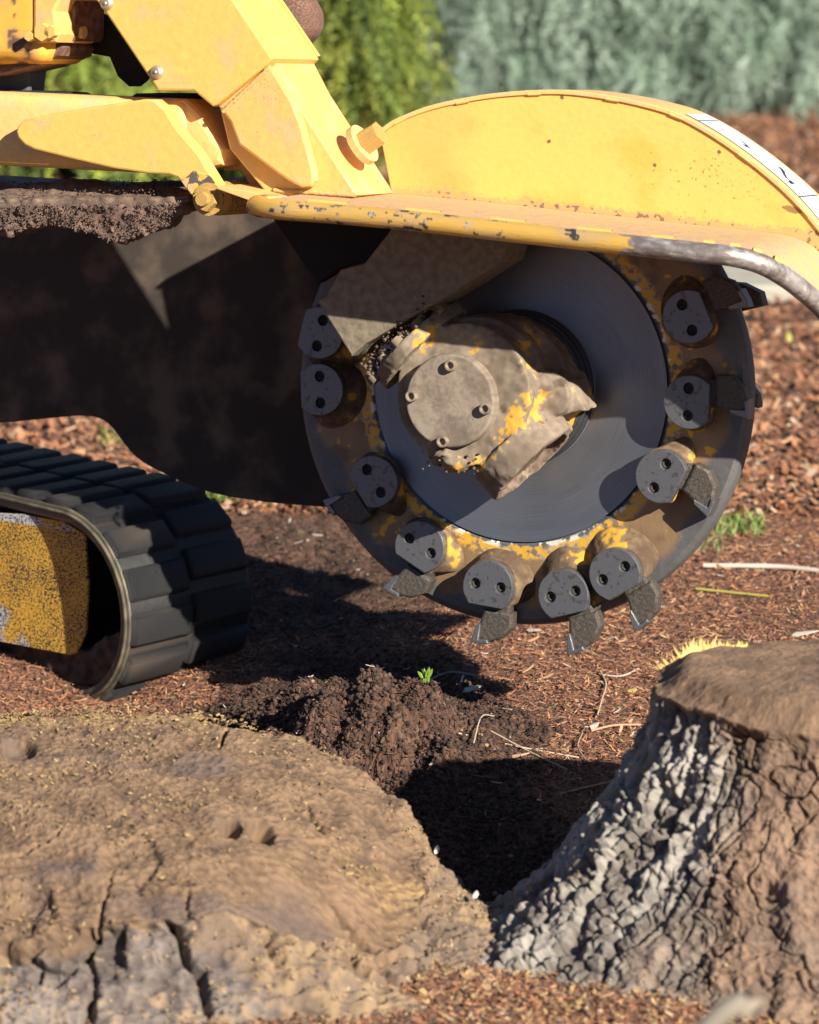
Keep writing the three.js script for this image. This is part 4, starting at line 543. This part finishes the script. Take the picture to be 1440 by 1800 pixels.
    c = mix(c, mix([0.13, 0.08, 0.048], [0.24, 0.155, 0.09], smoothstep(n + f, -0.4, 0.4)), smoothstep(0.16 + 0.7 * k - s, 0, 0.14)); let fc = 0; if (z > 0.12) for (const l of FRONT) for (let q = 0; q < l.length - 1; q++) { const A = l[q], B = l[q + 1], dx = B.x - A.x, dy = B.y - A.y, t = clamp(((x - A.x) * dx + (y - A.y) * dy) / (dx * dx + dy * dy), 0, 1); fc = Math.max(fc, 1 - smoothstep(Math.hypot(x - A.x - dx * t + 0.012 * k + 0.006 * f, y - A.y - dy * t + 0.01 * k2), 0.0005, 0.004 + 0.005 * (0.5 + n))); }
    return [0.034 * n + 0.009 * f - 0.016 * cr + 0.03 * Math.min(e, 0.1) - 0.03 * fc, c];
  },
});
const rightTop = (x, z) => 0.288 + 0.014 * fbm(x * 6, 1, z * 6, 3) + 0.06 * z - 0.014 * smoothstep(z, 0.1, 0.22);
const rs = stump({
  label: 'tall tree stump with cracked grey bark and flaring roots, on the right', cx: RS.x, cz: RS.z, a0: Math.PI * 0.02, a1: Math.PI * 2.02, NA: 1300, NT: 120, NS: 430,
  rim: (a) => 0.195 + 0.02 * fbm(Math.cos(a) * 3, Math.sin(a) * 3, 4, 3),
  rootR: (a) => 0.37 + 0.11 * bump2(a, 0, V3(2.75, 0, 0), 0.5, 1) + 0.05 * bump2(a, 0, V3(1.7, 0, 0), 0.35, 1) + 0.06 * fbm(Math.cos(a) * 3, Math.sin(a) * 3, 1, 3),
  topH: (x, z, k) => rightTop(x, z) - 0.022 * smoothstep(k, 0.8, 1),
  down: (k, a) => [0.3 * k + 0.7 * Math.pow(k, 2.1), Math.pow(k, 0.95)],
  topRough: (x, y, z) => { const n = fbm(x * 16, 2, z * 16, 5), f = fbm(x * 120, 3, z * 120, 3); return [0.008 * n + 0.0018 * f, mix([0.14, 0.086, 0.052], [0.25, 0.155, 0.09], smoothstep(n + 0.7 * f, -0.4, 0.4))]; },
  bark: (x, y, z, s, a) => {
    const g1 = fbm(x * 6, y * 4, z * 6, 3), brown = smoothstep(g1 * 0.5 + (x + 0.15) * 4 + 0.5 * smoothstep(0.1 - y, 0, 0.1) * (g1 + 0.1), -0.12, 0.12), wa = fbm(x * 13, y * 13, z * 13, 3), wb = fbm(x * 13 + 7, y * 13, z * 13 + 3, 3);
    const A = a * 0.28, w = worley2((A + 0.035 * wa) * 30, (y + 0.05 * wb) * 15 + s * 2), cr = smoothstep(w[1] - w[0], 0.0, 0.3), w2 = worley(x * 48 + wa * 2, y * 40 + wb * 2, z * 48), c2 = smoothstep(w2[1] - w2[0], 0.0, 0.22), n = fbm(x * 15, y * 11, z * 15, 5), f = fbm(x * 110, y * 110, z * 110, 3), flow = fbm(A * 14 + wa, y * 4, 2, 3);
    let k0 = mix([0.11, 0.092, 0.078], [0.32, 0.29, 0.25], smoothstep(n + 0.6 * f + 0.35 * (w[2] - 0.5), -0.35, 0.4)); k0 = mix(k0, [0.17, 0.16, 0.085], smoothstep(fbm(x * 9 + 3, y * 9, z * 9, 3) + 0.3 * f, 0.08, 0.3) * 0.55); k0 = mix(k0, [0.06, 0.05, 0.042], smoothstep(fbm(x * 22, y * 16, z * 22 + 6, 3), 0.16, 0.32) * 0.7);
    let k1 = mix([0.13, 0.083, 0.055], [0.25, 0.16, 0.105], smoothstep(n + 0.8 * f, -0.4, 0.4)); k1 = mix(k1, [0.2, 0.16, 0.13], smoothstep(g1, 0.12, 0.3) * 0.6);
    const grey0 = 0.013 * flow + 0.014 * n + 0.011 * (cr - 1) + 0.01 * (w[2] - 0.5) * cr + 0.0055 * (c2 - 1) + 0.006 * (w2[2] - 0.5) * c2 + 0.006 * f, w3 = worley(x * 24 + 1.8 * wa, y * 24 + 1.8 * wb, z * 24), br = 0.024 * n + 0.016 * flow - 0.009 * (1 - smoothstep(w3[1] - w3[0], 0.0, 0.1)) * smoothstep(fbm(x * 8, y * 8, z * 8 + 7, 2), -0.06, 0.12) + 0.005 * f;
    return [lerp(grey0, br, brown), mix(k0, k1, brown)];
  },
});
// a thick root running forward from the tall stump's foot
{ const A = atZ(1195, 1815, 1.16), B = atZ(1330, 1735, 1.1), D = atZ(1480, 1690, 1.0), seg = (p, a, b, r0, r1) => { const d = b.clone().sub(a), t = clamp((p.x - a.x) * d.x + (p.y - a.y) * d.y + (p.z - a.z) * d.z, 0, d.lengthSq()) / d.lengthSq(); return Math.hypot(p.x - a.x - d.x * t, p.y - a.y - d.y * t, p.z - a.z - d.z * t) - lerp(r0, r1, t); };
  A.y -= 0.03; B.y -= 0.045; D.y -= 0.03;
  const f = (x, y, z) => { const p = { x, y, z }, s = smin(seg(p, A, B, 0.022, 0.036), seg(p, B, D, 0.036, 0.046), 0.03); return Math.abs(s) > 0.05 ? s : s - 0.022 * fbm(x * 16, y * 16, z * 16, 4) - 0.007 * fbm(x * 70, y * 70, z * 70, 3); };
  const lo = [A.x - 0.08, -0.04, D.z - 0.1], hi = [D.x + 0.1, Math.max(B.y, D.y) + 0.09, A.z + 0.09], g = nets(f, lo, hi, 0.004).translate(-RS.x, 0, -RS.z);
  mesh('root', color(g, (x, y, z) => { const n = fbm(x * 14, y * 14, z * 14, 4), q = fbm(x * 90, y * 90, z * 90, 3); return mix(mix([0.07, 0.05, 0.036], [0.22, 0.15, 0.1], smoothstep(n + 0.8 * q, -0.4, 0.4)), [0.13, 0.14, 0.06], smoothstep(fbm(x * 9, y * 9, z * 9 + 4, 3), 0.08, 0.25) * 0.6); }), vcM, rs); }
// torn yellow fibres left standing along the far edge of the cut
for (let k = 0; k < 150; k++) {
  const t = k / 149, px = 1166 + 146 * Math.pow(t, 1), py = 1178 - 32 * smoothstep(t, 0, 0.35) - 8 * t, d = ray(px, py + rr(-3, 8)), q = CAM.clone().addScaledVector(d, (RS.z - 0.13 + 0.05 * (1 - t) - CAM.z) / d.z).sub(RS), l = rr(0.006, 0.021) * (t > 0.7 ? 0.6 : 1);
  const g = new THREE.ConeGeometry(rr(0.0015, 0.0034), l, 5).translate(0, l * 0.35, 0).rotateZ(rr(-0.5, 0.5) + (t < 0.15 ? 0.7 : 0)).rotateX(rr(-0.4, 0.3)).translate(q.x, q.y, q.z); const b = rr(0.8, 1.15); mesh('splinter', g, k % 3 ? splM1() : splM2(), rs);
}
function splM1() { return (splM1.m ??= std({ color: C(0.62, 0.45, 0.16), roughness: 0.8 })); }
function splM2() { return (splM2.m ??= std({ color: C(0.5, 0.33, 0.11), roughness: 0.8 })); }
// sawdust on the left stump and on the ground in front
scatter('sawdust', 'yellow sawdust and fine wood chips strewn over the left stump', 'sawdust', chipGeo(0.005, 0.0028, 0.0014, 0.2), litterM, 11000, (d, c) => {
  const a = rr(0, 6.283), r = 0.36 * Math.sqrt(rnd()), x = Math.cos(a) * r, z = Math.sin(a) * r, n = leftSaw(x, z); if (rnd() > 0.12 + 1.1 * n) return false;
  d.position.set(LS.x + x, leftTop(x, z) - 0.022 * smoothstep(r / 0.355, 0.86, 1) + 0.001 + 0.012 * fbm(x * 16, 2, z * 16, 5), LS.z + z); d.rotation.set(rr(-0.5, 0.5), rr(0, 6), rr(-0.5, 0.5)); d.scale.setScalar(rr(0.3, 1.0) * (rnd() < 0.04 ? 1.8 : 1)); const b = rr(0.7, 1.2), t = pick([[0.32, 0.21, 0.09], [0.24, 0.15, 0.08], [0.4, 0.28, 0.13], [0.17, 0.11, 0.06]]); c.setRGB(t[0] * b, t[1] * b, t[2] * b);
});
for (const [st, n, low, label] of [[ls, 9000, 0.02, 'sawdust and small chips caught on the side of the low stump'], [rs, 5000, 0.0, 'sawdust and small chips caught on the bark of the tall stump']]) {
  const bk = st.children.find((o) => o.name === 'bark').geometry.attributes, N = bk.position.count;
  scatter('sawdust', label, 'sawdust', chipGeo(0.005, 0.003, 0.0014, 0.2), litterM, n, (d, c) => {
    const i = Math.floor(rnd() * N), x = bk.position.getX(i), y = bk.position.getY(i), z = bk.position.getZ(i), ny = bk.normal.getY(i); if (z < -0.1 || ny < 0.25 || rnd() > 0.25 + ny * 0.5 + fbm(x * 8, y * 8, z * 8, 3) * 1.6 - (st === rs ? 0.35 + y : 0)) return false;
    d.position.set(st.position.x + x, y + 0.0008, st.position.z + z); d.rotation.set(rr(-0.7, 0.7), rr(0, 6), rr(-0.7, 0.7)); d.scale.setScalar(rr(0.3, 1.1)); const b = rr(0.7, 1.2), t = pick([[0.32, 0.21, 0.09], [0.24, 0.15, 0.08], [0.38, 0.28, 0.14], [0.14, 0.09, 0.06], [0.09, 0.06, 0.045]]); c.setRGB(t[0] * b, t[1] * b, t[2] * b);
  });
}
scatter('wood_chips', 'pale yellow wood chips covering the ground in front of the stumps', 'wood chips', chipGeo(0.008, 0.004, 0.002, 0.25), litterM, 12000, (d, c) => {
  const z = rr(0.85, 1.6), x = rr(-0.55, 0.6); d.position.set(x, gh(x, z) + rr(0, 0.006), z); d.rotation.set(rr(-0.6, 0.6), rr(0, 6), rr(-0.6, 0.6)); d.scale.setScalar(rr(0.4, 1.2)); const b = rr(0.7, 1.2), t = pick([[0.4, 0.26, 0.11], [0.27, 0.17, 0.09], [0.42, 0.3, 0.16], [0.17, 0.11, 0.07], [0.11, 0.07, 0.05], [0.14, 0.08, 0.055]]); c.setRGB(t[0] * b, t[1] * b, t[2] * b);
});

// ---------------------------------------------------------------- twigs, chips, sprouts on the ground
function twig(px, r, label, tone, group = 'loose twigs and stalks on the mulch', name = 'twig', cat = 'twig', hs) {
  const pts = px.map(([x, y], i) => { const q = onGround(x, y, 0.025), h = gh(q.x, q.z) + r + 0.003 + (hs ? hs[i] : 0); return V3(q.x, h, q.z); }), c = pts[0].clone();
  const o = mesh(name, tube(pts.map((q) => q.sub(c)), r, 26, 6), std({ color: C(...tone), roughness: 0.85 })); o.position.copy(c); return tag(o, label, cat, group);
}
twig([[1055, 1183], [1065, 1203], [1058, 1232], [1050, 1257]], 0.0013, 'thin bent twig lying below the lowest cutter tooth', [0.45, 0.34, 0.25]);
twig([[1126, 1275], [1080, 1278], [1039, 1285]], 0.0016, 'straight brown twig beside the left foot of the tall stump', [0.4, 0.25, 0.16]);
twig([[806, 1332], [900, 1329], [1018, 1337]], 0.0011, 'longest pale straw stalk lying across the mulch right of the sprout', [0.5, 0.4, 0.28]);
twig([[862, 1321], [930, 1336], [998, 1358]], 0.0011, 'pale stalk crossing under the longest straw stalk', [0.46, 0.36, 0.25]);
twig([[1024, 1290], [1016, 1318], [1034, 1343]], 0.0011, 'short curved twig just left of the tall stump', [0.36, 0.24, 0.16]);
twig([[984, 1381], [1030, 1378], [1082, 1372]], 0.0012, 'yellowish stalk touching the tall stump above the shaded hollow', [0.5, 0.36, 0.16]);
twig([[1060, 1192], [1090, 1192], [1123, 1180]], 0.0013, 'short grey twig pointing right below the cutter wheel', [0.42, 0.35, 0.3]);
twig([[868, 1290], [845, 1322], [832, 1345]], 0.001, 'thin upright stalk leaning beside the wood sliver', [0.4, 0.32, 0.24], undefined, 'twig', 'twig', [0.004, 0.004, 0]);
twig([[610, 1408], [650, 1404], [690, 1420]], 0.0012, 'dark thin root curving over the soil hollow', [0.2, 0.12, 0.08], undefined, 'root', 'root');
twig([[688, 1446], [710, 1434], [736, 1422]], 0.004, 'stubby tan root piece at the edge of the hollow', [0.42, 0.29, 0.19], undefined, 'root', 'root');
twig([[1236, 998], [1310, 999], [1375, 1000], [1440, 1006]], 0.004, 'long bleached stick lying on the mulch behind the wheel', [0.5, 0.42, 0.36], undefined, 'stick', 'stick');
twig([[1222, 1036], [1290, 1041], [1352, 1046]], 0.0018, 'yellow green grass stalk lying right of the cutter wheel', [0.36, 0.34, 0.06], undefined, 'grass_stalk', 'grass stalk');
twig([[840, 1190], [790, 1182], [742, 1190]], 0.0016, 'grey twig in the shadow under the wheel', [0.3, 0.28, 0.27]);
twig([[1190, 925], [1260, 910], [1345, 880]], 0.003, 'thin stick on the mulch right of the wheel rim', [0.3, 0.18, 0.12], undefined, 'stick', 'stick');
function flake(l, w) { const p = [V3(-l / 2, 0, rr(-0.2, 0.2) * w), V3(-l * 0.3, 0.001, -w * rr(0.3, 0.5)), V3(l * 0.25, 0, -w * rr(0.25, 0.5)), V3(l / 2, 0.001, rr(-0.2, 0.3) * w), V3(l * 0.1, 0.0015, w * rr(0.3, 0.5)), V3(-l * 0.35, 0, w * rr(0.2, 0.45))]; return new ConvexGeometry([...p, ...p.map((q) => q.clone().add(V3(rr(-0.001, 0.001), 0.0016, 0)))]); }
function chip(px, py, l, w, tone, label, yaw, name = 'wood_chip', cat = 'wood chip', lift = 0.004) { const q = onGround(px, py, 0.025), o = mesh(name, flake(l, w), std({ color: C(...tone), roughness: 0.85 })); o.position.set(q.x, gh(q.x, q.z) + lift, q.z); o.rotation.set(0.2, yaw, 0.15); return tag(o, label, cat, 'loose chips on the ground'); }
chip(908, 1345, 0.035, 0.009, [0.5, 0.33, 0.19], 'flat tan wood sliver lying under the crossed stalks', 0.1);
chip(830, 1206, 0.03, 0.014, [0.5, 0.47, 0.43], 'whitish flaked chip on the mulch beneath the wheel', 0.4);
chip(940, 1113, 0.024, 0.01, [0.48, 0.42, 0.34], 'bright pale chip right under the rim of the wheel', -0.3);
chip(1415, 1115, 0.04, 0.012, [0.5, 0.45, 0.38], 'long pale chip above the tall stump at the right', 0.1);
chip(837, 1583, 0.012, 0.007, [0.6, 0.57, 0.5], 'small white chip at the foot of the shaded hollow', 1.2, 'wood_chip', 'wood chip', 0.03);
chip(768, 1470, 0.016, 0.008, [0.68, 0.62, 0.48], 'pale chip standing on the edge of the low stump', 1.4, 'wood_chip', 'wood chip', 0.03);
chip(1046, 1278, 0.018, 0.012, [0.5, 0.45, 0.36], 'small grey chip beside the straight brown twig', 0.8);
chip(1112, 1215, 0.014, 0.012, [0.45, 0.36, 0.1], 'small yellow leaf bit left of the tall stump', 0.5);
// leaves
function leafGeo(l, w) { const s = new THREE.Shape(); s.moveTo(0, 0); s.quadraticCurveTo(w, l * 0.45, 0, l); s.quadraticCurveTo(-w, l * 0.45, 0, 0); const g = new THREE.ShapeGeometry(s, 8), p = g.attributes.position; for (let i = 0; i < p.count; i++) p.setZ(i, -0.9 * p.getX(i) * p.getX(i) / w + 0.12 * p.getY(i) * p.getY(i) / l); g.computeVertexNormals(); return g; }
const leafM = new THREE.MeshPhysicalMaterial({ color: C(0.2, 0.33, 0.04), roughness: 0.6, side: THREE.DoubleSide, transmission: 0.35, thickness: 0 });
{
  const q = onGround(748, 1338), s = base('sprout', 'small bright green sprout growing out of the dark soil', 'sprout', V3(q.x, gh(q.x, q.z), q.z));
  for (let k = 0; k < 9; k++) mesh('leaf', leafGeo(rr(0.012, 0.022), 0.005).rotateX(rr(-0.5, 0.4)).rotateZ(rr(-0.7, 0.7)).rotateY(rr(-0.8, 0.8)).translate(rr(-0.004, 0.004), rr(0, 0.012), rr(-0.003, 0.003)), leafM, s);
  mesh('stem', new THREE.CylinderGeometry(0.0008, 0.0012, 0.02, 6).translate(0, 0.008, 0), leafM, s);
  const b = onGround(776, 1350), o = mesh('dry_leaf', leafGeo(0.022, 0.009).rotateX(-1.2).rotateY(0.7), std({ color: C(0.45, 0.26, 0.13), roughness: 0.8, side: THREE.DoubleSide })); o.position.set(b.x, gh(b.x, b.z) + 0.004, b.z); tag(o, 'curled tan dead leaf beside the green sprout', 'leaf');
}
const bladeGeo = (l, w) => { const g = new THREE.PlaneGeometry(w, l, 1, 4).translate(0, l / 2, 0), p = g.attributes.position; for (let i = 0; i < p.count; i++) { const y = p.getY(i) / l; p.setX(i, p.getX(i) * (1 - 0.9 * y)); p.setZ(i, 0.35 * l * y * y); } g.computeVertexNormals(); return g; };
const grassM = new THREE.MeshPhysicalMaterial({ roughness: 0.7, side: THREE.DoubleSide, transmission: 0.3, thickness: 0 });
function grassPatch(name, label, px0, px1, py0, py1, n, l, tone) { scatter(name, label, 'grass', bladeGeo(l, l * 0.13), grassM, n, (d, c) => { const q = onGround(rr(px0, px1), rr(py0, py1)); d.position.set(q.x, gh(q.x, q.z), q.z); d.rotation.set(rr(-0.9, 0.9), rr(0, 6), rr(-0.9, 0.9)); d.scale.setScalar(rr(0.5, 1.2)); const b = rr(0.6, 1.3); c.setRGB(tone[0] * b, tone[1] * b, tone[2] * b); if (rnd() < 0.2) c.setRGB(0.4, 0.33, 0.14); }); }
grassPatch('grass', 'strip of green grass behind the machine left of the wheel', 340, 640, 868, 916, 1800, 0.05, [0.16, 0.25, 0.035]);
grassPatch('low_weeds', 'low patch of green weeds on the mulch right of the wheel', 1215, 1345, 935, 968, 260, 0.026, [0.2, 0.36, 0.07]);
grassPatch('weed_tuft', 'small weed patch between the wheel and the bleached stick', 1205, 1270, 972, 1000, 90, 0.02, [0.2, 0.26, 0.1]);
grassPatch('grass', 'grass seen through the gap between the track and the skirt', 180, 260, 790, 812, 160, 0.03, [0.22, 0.28, 0.04]);
{ const q = onGround(1388, 625), o = mesh('fallen_leaf', leafGeo(0.035, 0.012).rotateX(-0.9), std({ color: C(0.4, 0.38, 0.08), roughness: 0.7, side: THREE.DoubleSide })); o.position.set(q.x, 0.02, q.z); tag(o, 'blurred yellow green leaf on the mulch far right', 'leaf'); }
// pale edging path far behind, under the guard's front
{ const a = onGround(1080, 455, 0.06), b = onGround(1500, 502, 0.06), cx = (a.x + b.x) / 2, w = b.x - a.x + 0.6, d = Math.abs(a.z - b.z), g = new RoundedBoxGeometry(w, 0.05, d, 3, 0.015), o = mesh('kerb', g, std({ map: rep(tex(256, 256, (u, v) => mix([0.3, 0.28, 0.22], [0.42, 0.4, 0.33], smoothstep(tfbm(u, v, 14, 4, 1), -0.3, 0.3))), 1), roughness: 0.95 })); o.position.set(cx, 0.035, (a.z + b.z) / 2); tag(o, 'pale grey stone kerb on the mulch beyond the wheel', 'kerb', null, 'structure'); }
// blurred pale splinter close to the lens, lower right
{ const z = 2.2, a = atZ(1228, 1822, z), b = atZ(1300, 1768, z), c = atZ(1330, 1840, z); const o = base('broken_stick', 'blurred pale broken stick sticking up in the foreground corner', 'stick', V3(a.x, 0, z)); const bs = V3(a.x, 0, z);
  mesh('shaft', tube([V3(a.x - 0.12, -0.02, z + 0.14), a.clone().add(V3(-0.03, -0.06, 0.03)), a, b.clone().add(V3(-0.008, -0.002, 0)), b.clone().add(V3(0.004, 0.003, -0.004))].map((q) => q.sub(bs)), 0.0085, 30, 10), std({ color: C(0.24, 0.21, 0.165), roughness: 0.8 }), o); mesh('torn_end', new THREE.ConeGeometry(0.0085, 0.022, 7).rotateZ(-1.1).translate(b.x - bs.x + 0.012, b.y, -0.004), std({ color: C(0.27, 0.23, 0.17), roughness: 0.85 }), o); }

// ---------------------------------------------------------------- shrubs behind
function spray(n, len, w, droop, spread) {       // a feathery branchlet: thin blades along a drooping stem
  const P = [], I = [], quad = (a, b, wv) => { const i = P.length / 3; P.push(a.x - wv.x, a.y - wv.y, a.z - wv.z, a.x + wv.x, a.y + wv.y, a.z + wv.z, b.x + wv.x * 0.3, b.y + wv.y * 0.3, b.z + wv.z * 0.3, b.x - wv.x * 0.3, b.y - wv.y * 0.3, b.z - wv.z * 0.3); I.push(i, i + 1, i + 2, i, i + 2, i + 3); };
  for (let k = 0; k < n; k++) { const t = k / n, p = V3(0, -droop * t * t * len, t * len), sd = k % 2 ? 1 : -1, d = V3(sd * rr(0.4, 1), rr(-0.7, 0.4), rr(0.1, 0.9)).normalize().multiplyScalar(len * spread * (1 - 0.5 * t)), wv = V3(rnd() - 0.5, rnd() - 0.5, rnd() - 0.5).cross(d).normalize().multiplyScalar(w); quad(p, p.clone().add(d), wv); }
  const g = new THREE.BufferGeometry(); g.setAttribute('position', new THREE.Float32BufferAttribute(P, 3)); g.setIndex(I); g.computeVertexNormals(); return g;
}
const needleM = new THREE.MeshPhysicalMaterial({ roughness: 0.75, side: THREE.DoubleSide, transmission: 0.3, thickness: 0 });
const barkM = std({ color: C(0.09, 0.06, 0.045), roughness: 0.95 });
function conifer(name, label, category, x, z, h, r, n, tones, group, low = 0.12, g = spray(40, 0.16, 0.0035, 0.9, 0.22), gap = -0.12) {
  const o = base(name, label, category, V3(x, 0, z), group);
  mesh('trunk', new THREE.CylinderGeometry(r * 0.03, r * 0.09, h, 9).translate(0, h / 2, 0), barkM, o);
  for (let k = 0; k < 7; k++) { const a = rr(0, 6.28), y = rr(0.25, 0.8) * h, l = r * rr(0.5, 0.8); mesh('limb', tube([V3(0, y, 0), V3(Math.cos(a) * l * 0.5, y + 0.06 * h, Math.sin(a) * l * 0.5), V3(Math.cos(a) * l, y - 0.05 * h, Math.sin(a) * l)], r * 0.02, 8, 5), barkM, o); }
  const boughs = []; for (let k = 0; k < Math.max(60, n / 26); k++) { const a = rr(0, 6.283), yk = Math.pow(rnd(), 0.9); boughs.push([a, low + 0.05 + yk * (h - low), r * (1.05 - 0.75 * yk) * rr(0.65, 1.15), rr(0.15, 0.6), pick(tones), rr(0.7, 1.25)]); }
  scatter('crown', null, null, g, needleM, n, (d, c) => {
    const [a, y, l, dr, tone, br] = pick(boughs), t = Math.pow(rnd(), 0.6), rad = l * t, sway = rr(-1, 1) * 0.13 * (1 - 0.5 * t), yy = y + 0.12 * Math.sin(t * 2.2) * l * 2 - dr * t * t * l * 2 - Math.abs(rr(0, 0.05)); if (yy < low) return false;
    d.position.set(Math.cos(a) * rad - Math.sin(a) * sway, yy, Math.sin(a) * rad + Math.cos(a) * sway); d.rotation.set(rr(-0.1, 1.2), Math.PI / 2 - a + rr(-1.1, 1.1), rr(-0.8, 0.8), 'YXZ'); d.scale.setScalar(rr(0.45, 1.15)); const b = br * rr(0.75, 1.25), q = rnd() < 0.3 ? pick(tones) : tone; c.setRGB(q[0] * b, q[1] * b, q[2] * b);
  }, o); return o;
}
const gold = [[0.33, 0.4, 0.05], [0.24, 0.32, 0.04], [0.42, 0.45, 0.08], [0.12, 0.18, 0.03]], blue = [[0.34, 0.44, 0.35], [0.28, 0.38, 0.29], [0.42, 0.51, 0.42], [0.18, 0.26, 0.18]];
const bx = (px, z) => (px - 720) / FPX * (5 - z) * 1.02;
conifer('golden_conifer', 'yellow green weeping conifer right behind the boom neck', 'conifer', bx(612, -4.6), -4.75, 1.5, 0.17, 3600, gold, 'golden conifers behind the machine', 0.3);
conifer('golden_conifer', 'yellow green conifer behind the lower beam at the far left', 'conifer', bx(170, -5.0), -5.2, 1.7, 0.62, 5000, gold, 'golden conifers behind the machine', 0.06);
conifer('golden_conifer', 'yellow green conifer filling the gap behind the neck foot', 'conifer', bx(390, -5.4), -5.6, 1.5, 0.42, 2600, gold, 'golden conifers behind the machine', 0.06);
[['grey green weeping cedar directly above the top of the domed guard', 880, -7.0, 0.62, 1.6], ['grey green cedar between the golden conifer and the guard', 700, -7.6, 0.6, 1.7], ['grey green cedar at the upper right above the sticker', 1180, -7.1, 0.66, 1.6], ['grey green cedar cut by the right edge of the picture', 1420, -7.3, 0.66, 1.6], ['grey green cedar in the back row over the guard roof', 1040, -8.2, 0.8, 1.9], ['grey green cedar in the back row behind the rightmost shrubs', 1330, -8.4, 0.8, 1.9]].forEach(([label, px, z, r, h]) => conifer('blue_cedar', label, 'cedar', bx(px, z), z, h, r, 7000, blue, 'grey green cedars in the background', 0.03, spray(44, 0.15, 0.0026, 0.9, 0.2), -0.02));
conifer('hedge_conifer', 'dark conifer standing behind the row of cedars', 'conifer', 0.3, -10.2, 2.4, 1.6, 5000, [[0.05, 0.075, 0.05], [0.08, 0.11, 0.08]], null, 0.05, spray(40, 0.3, 0.006, 0.8, 0.3));

renderer.setSize(819, 1024);
renderer.render(scene, camera);
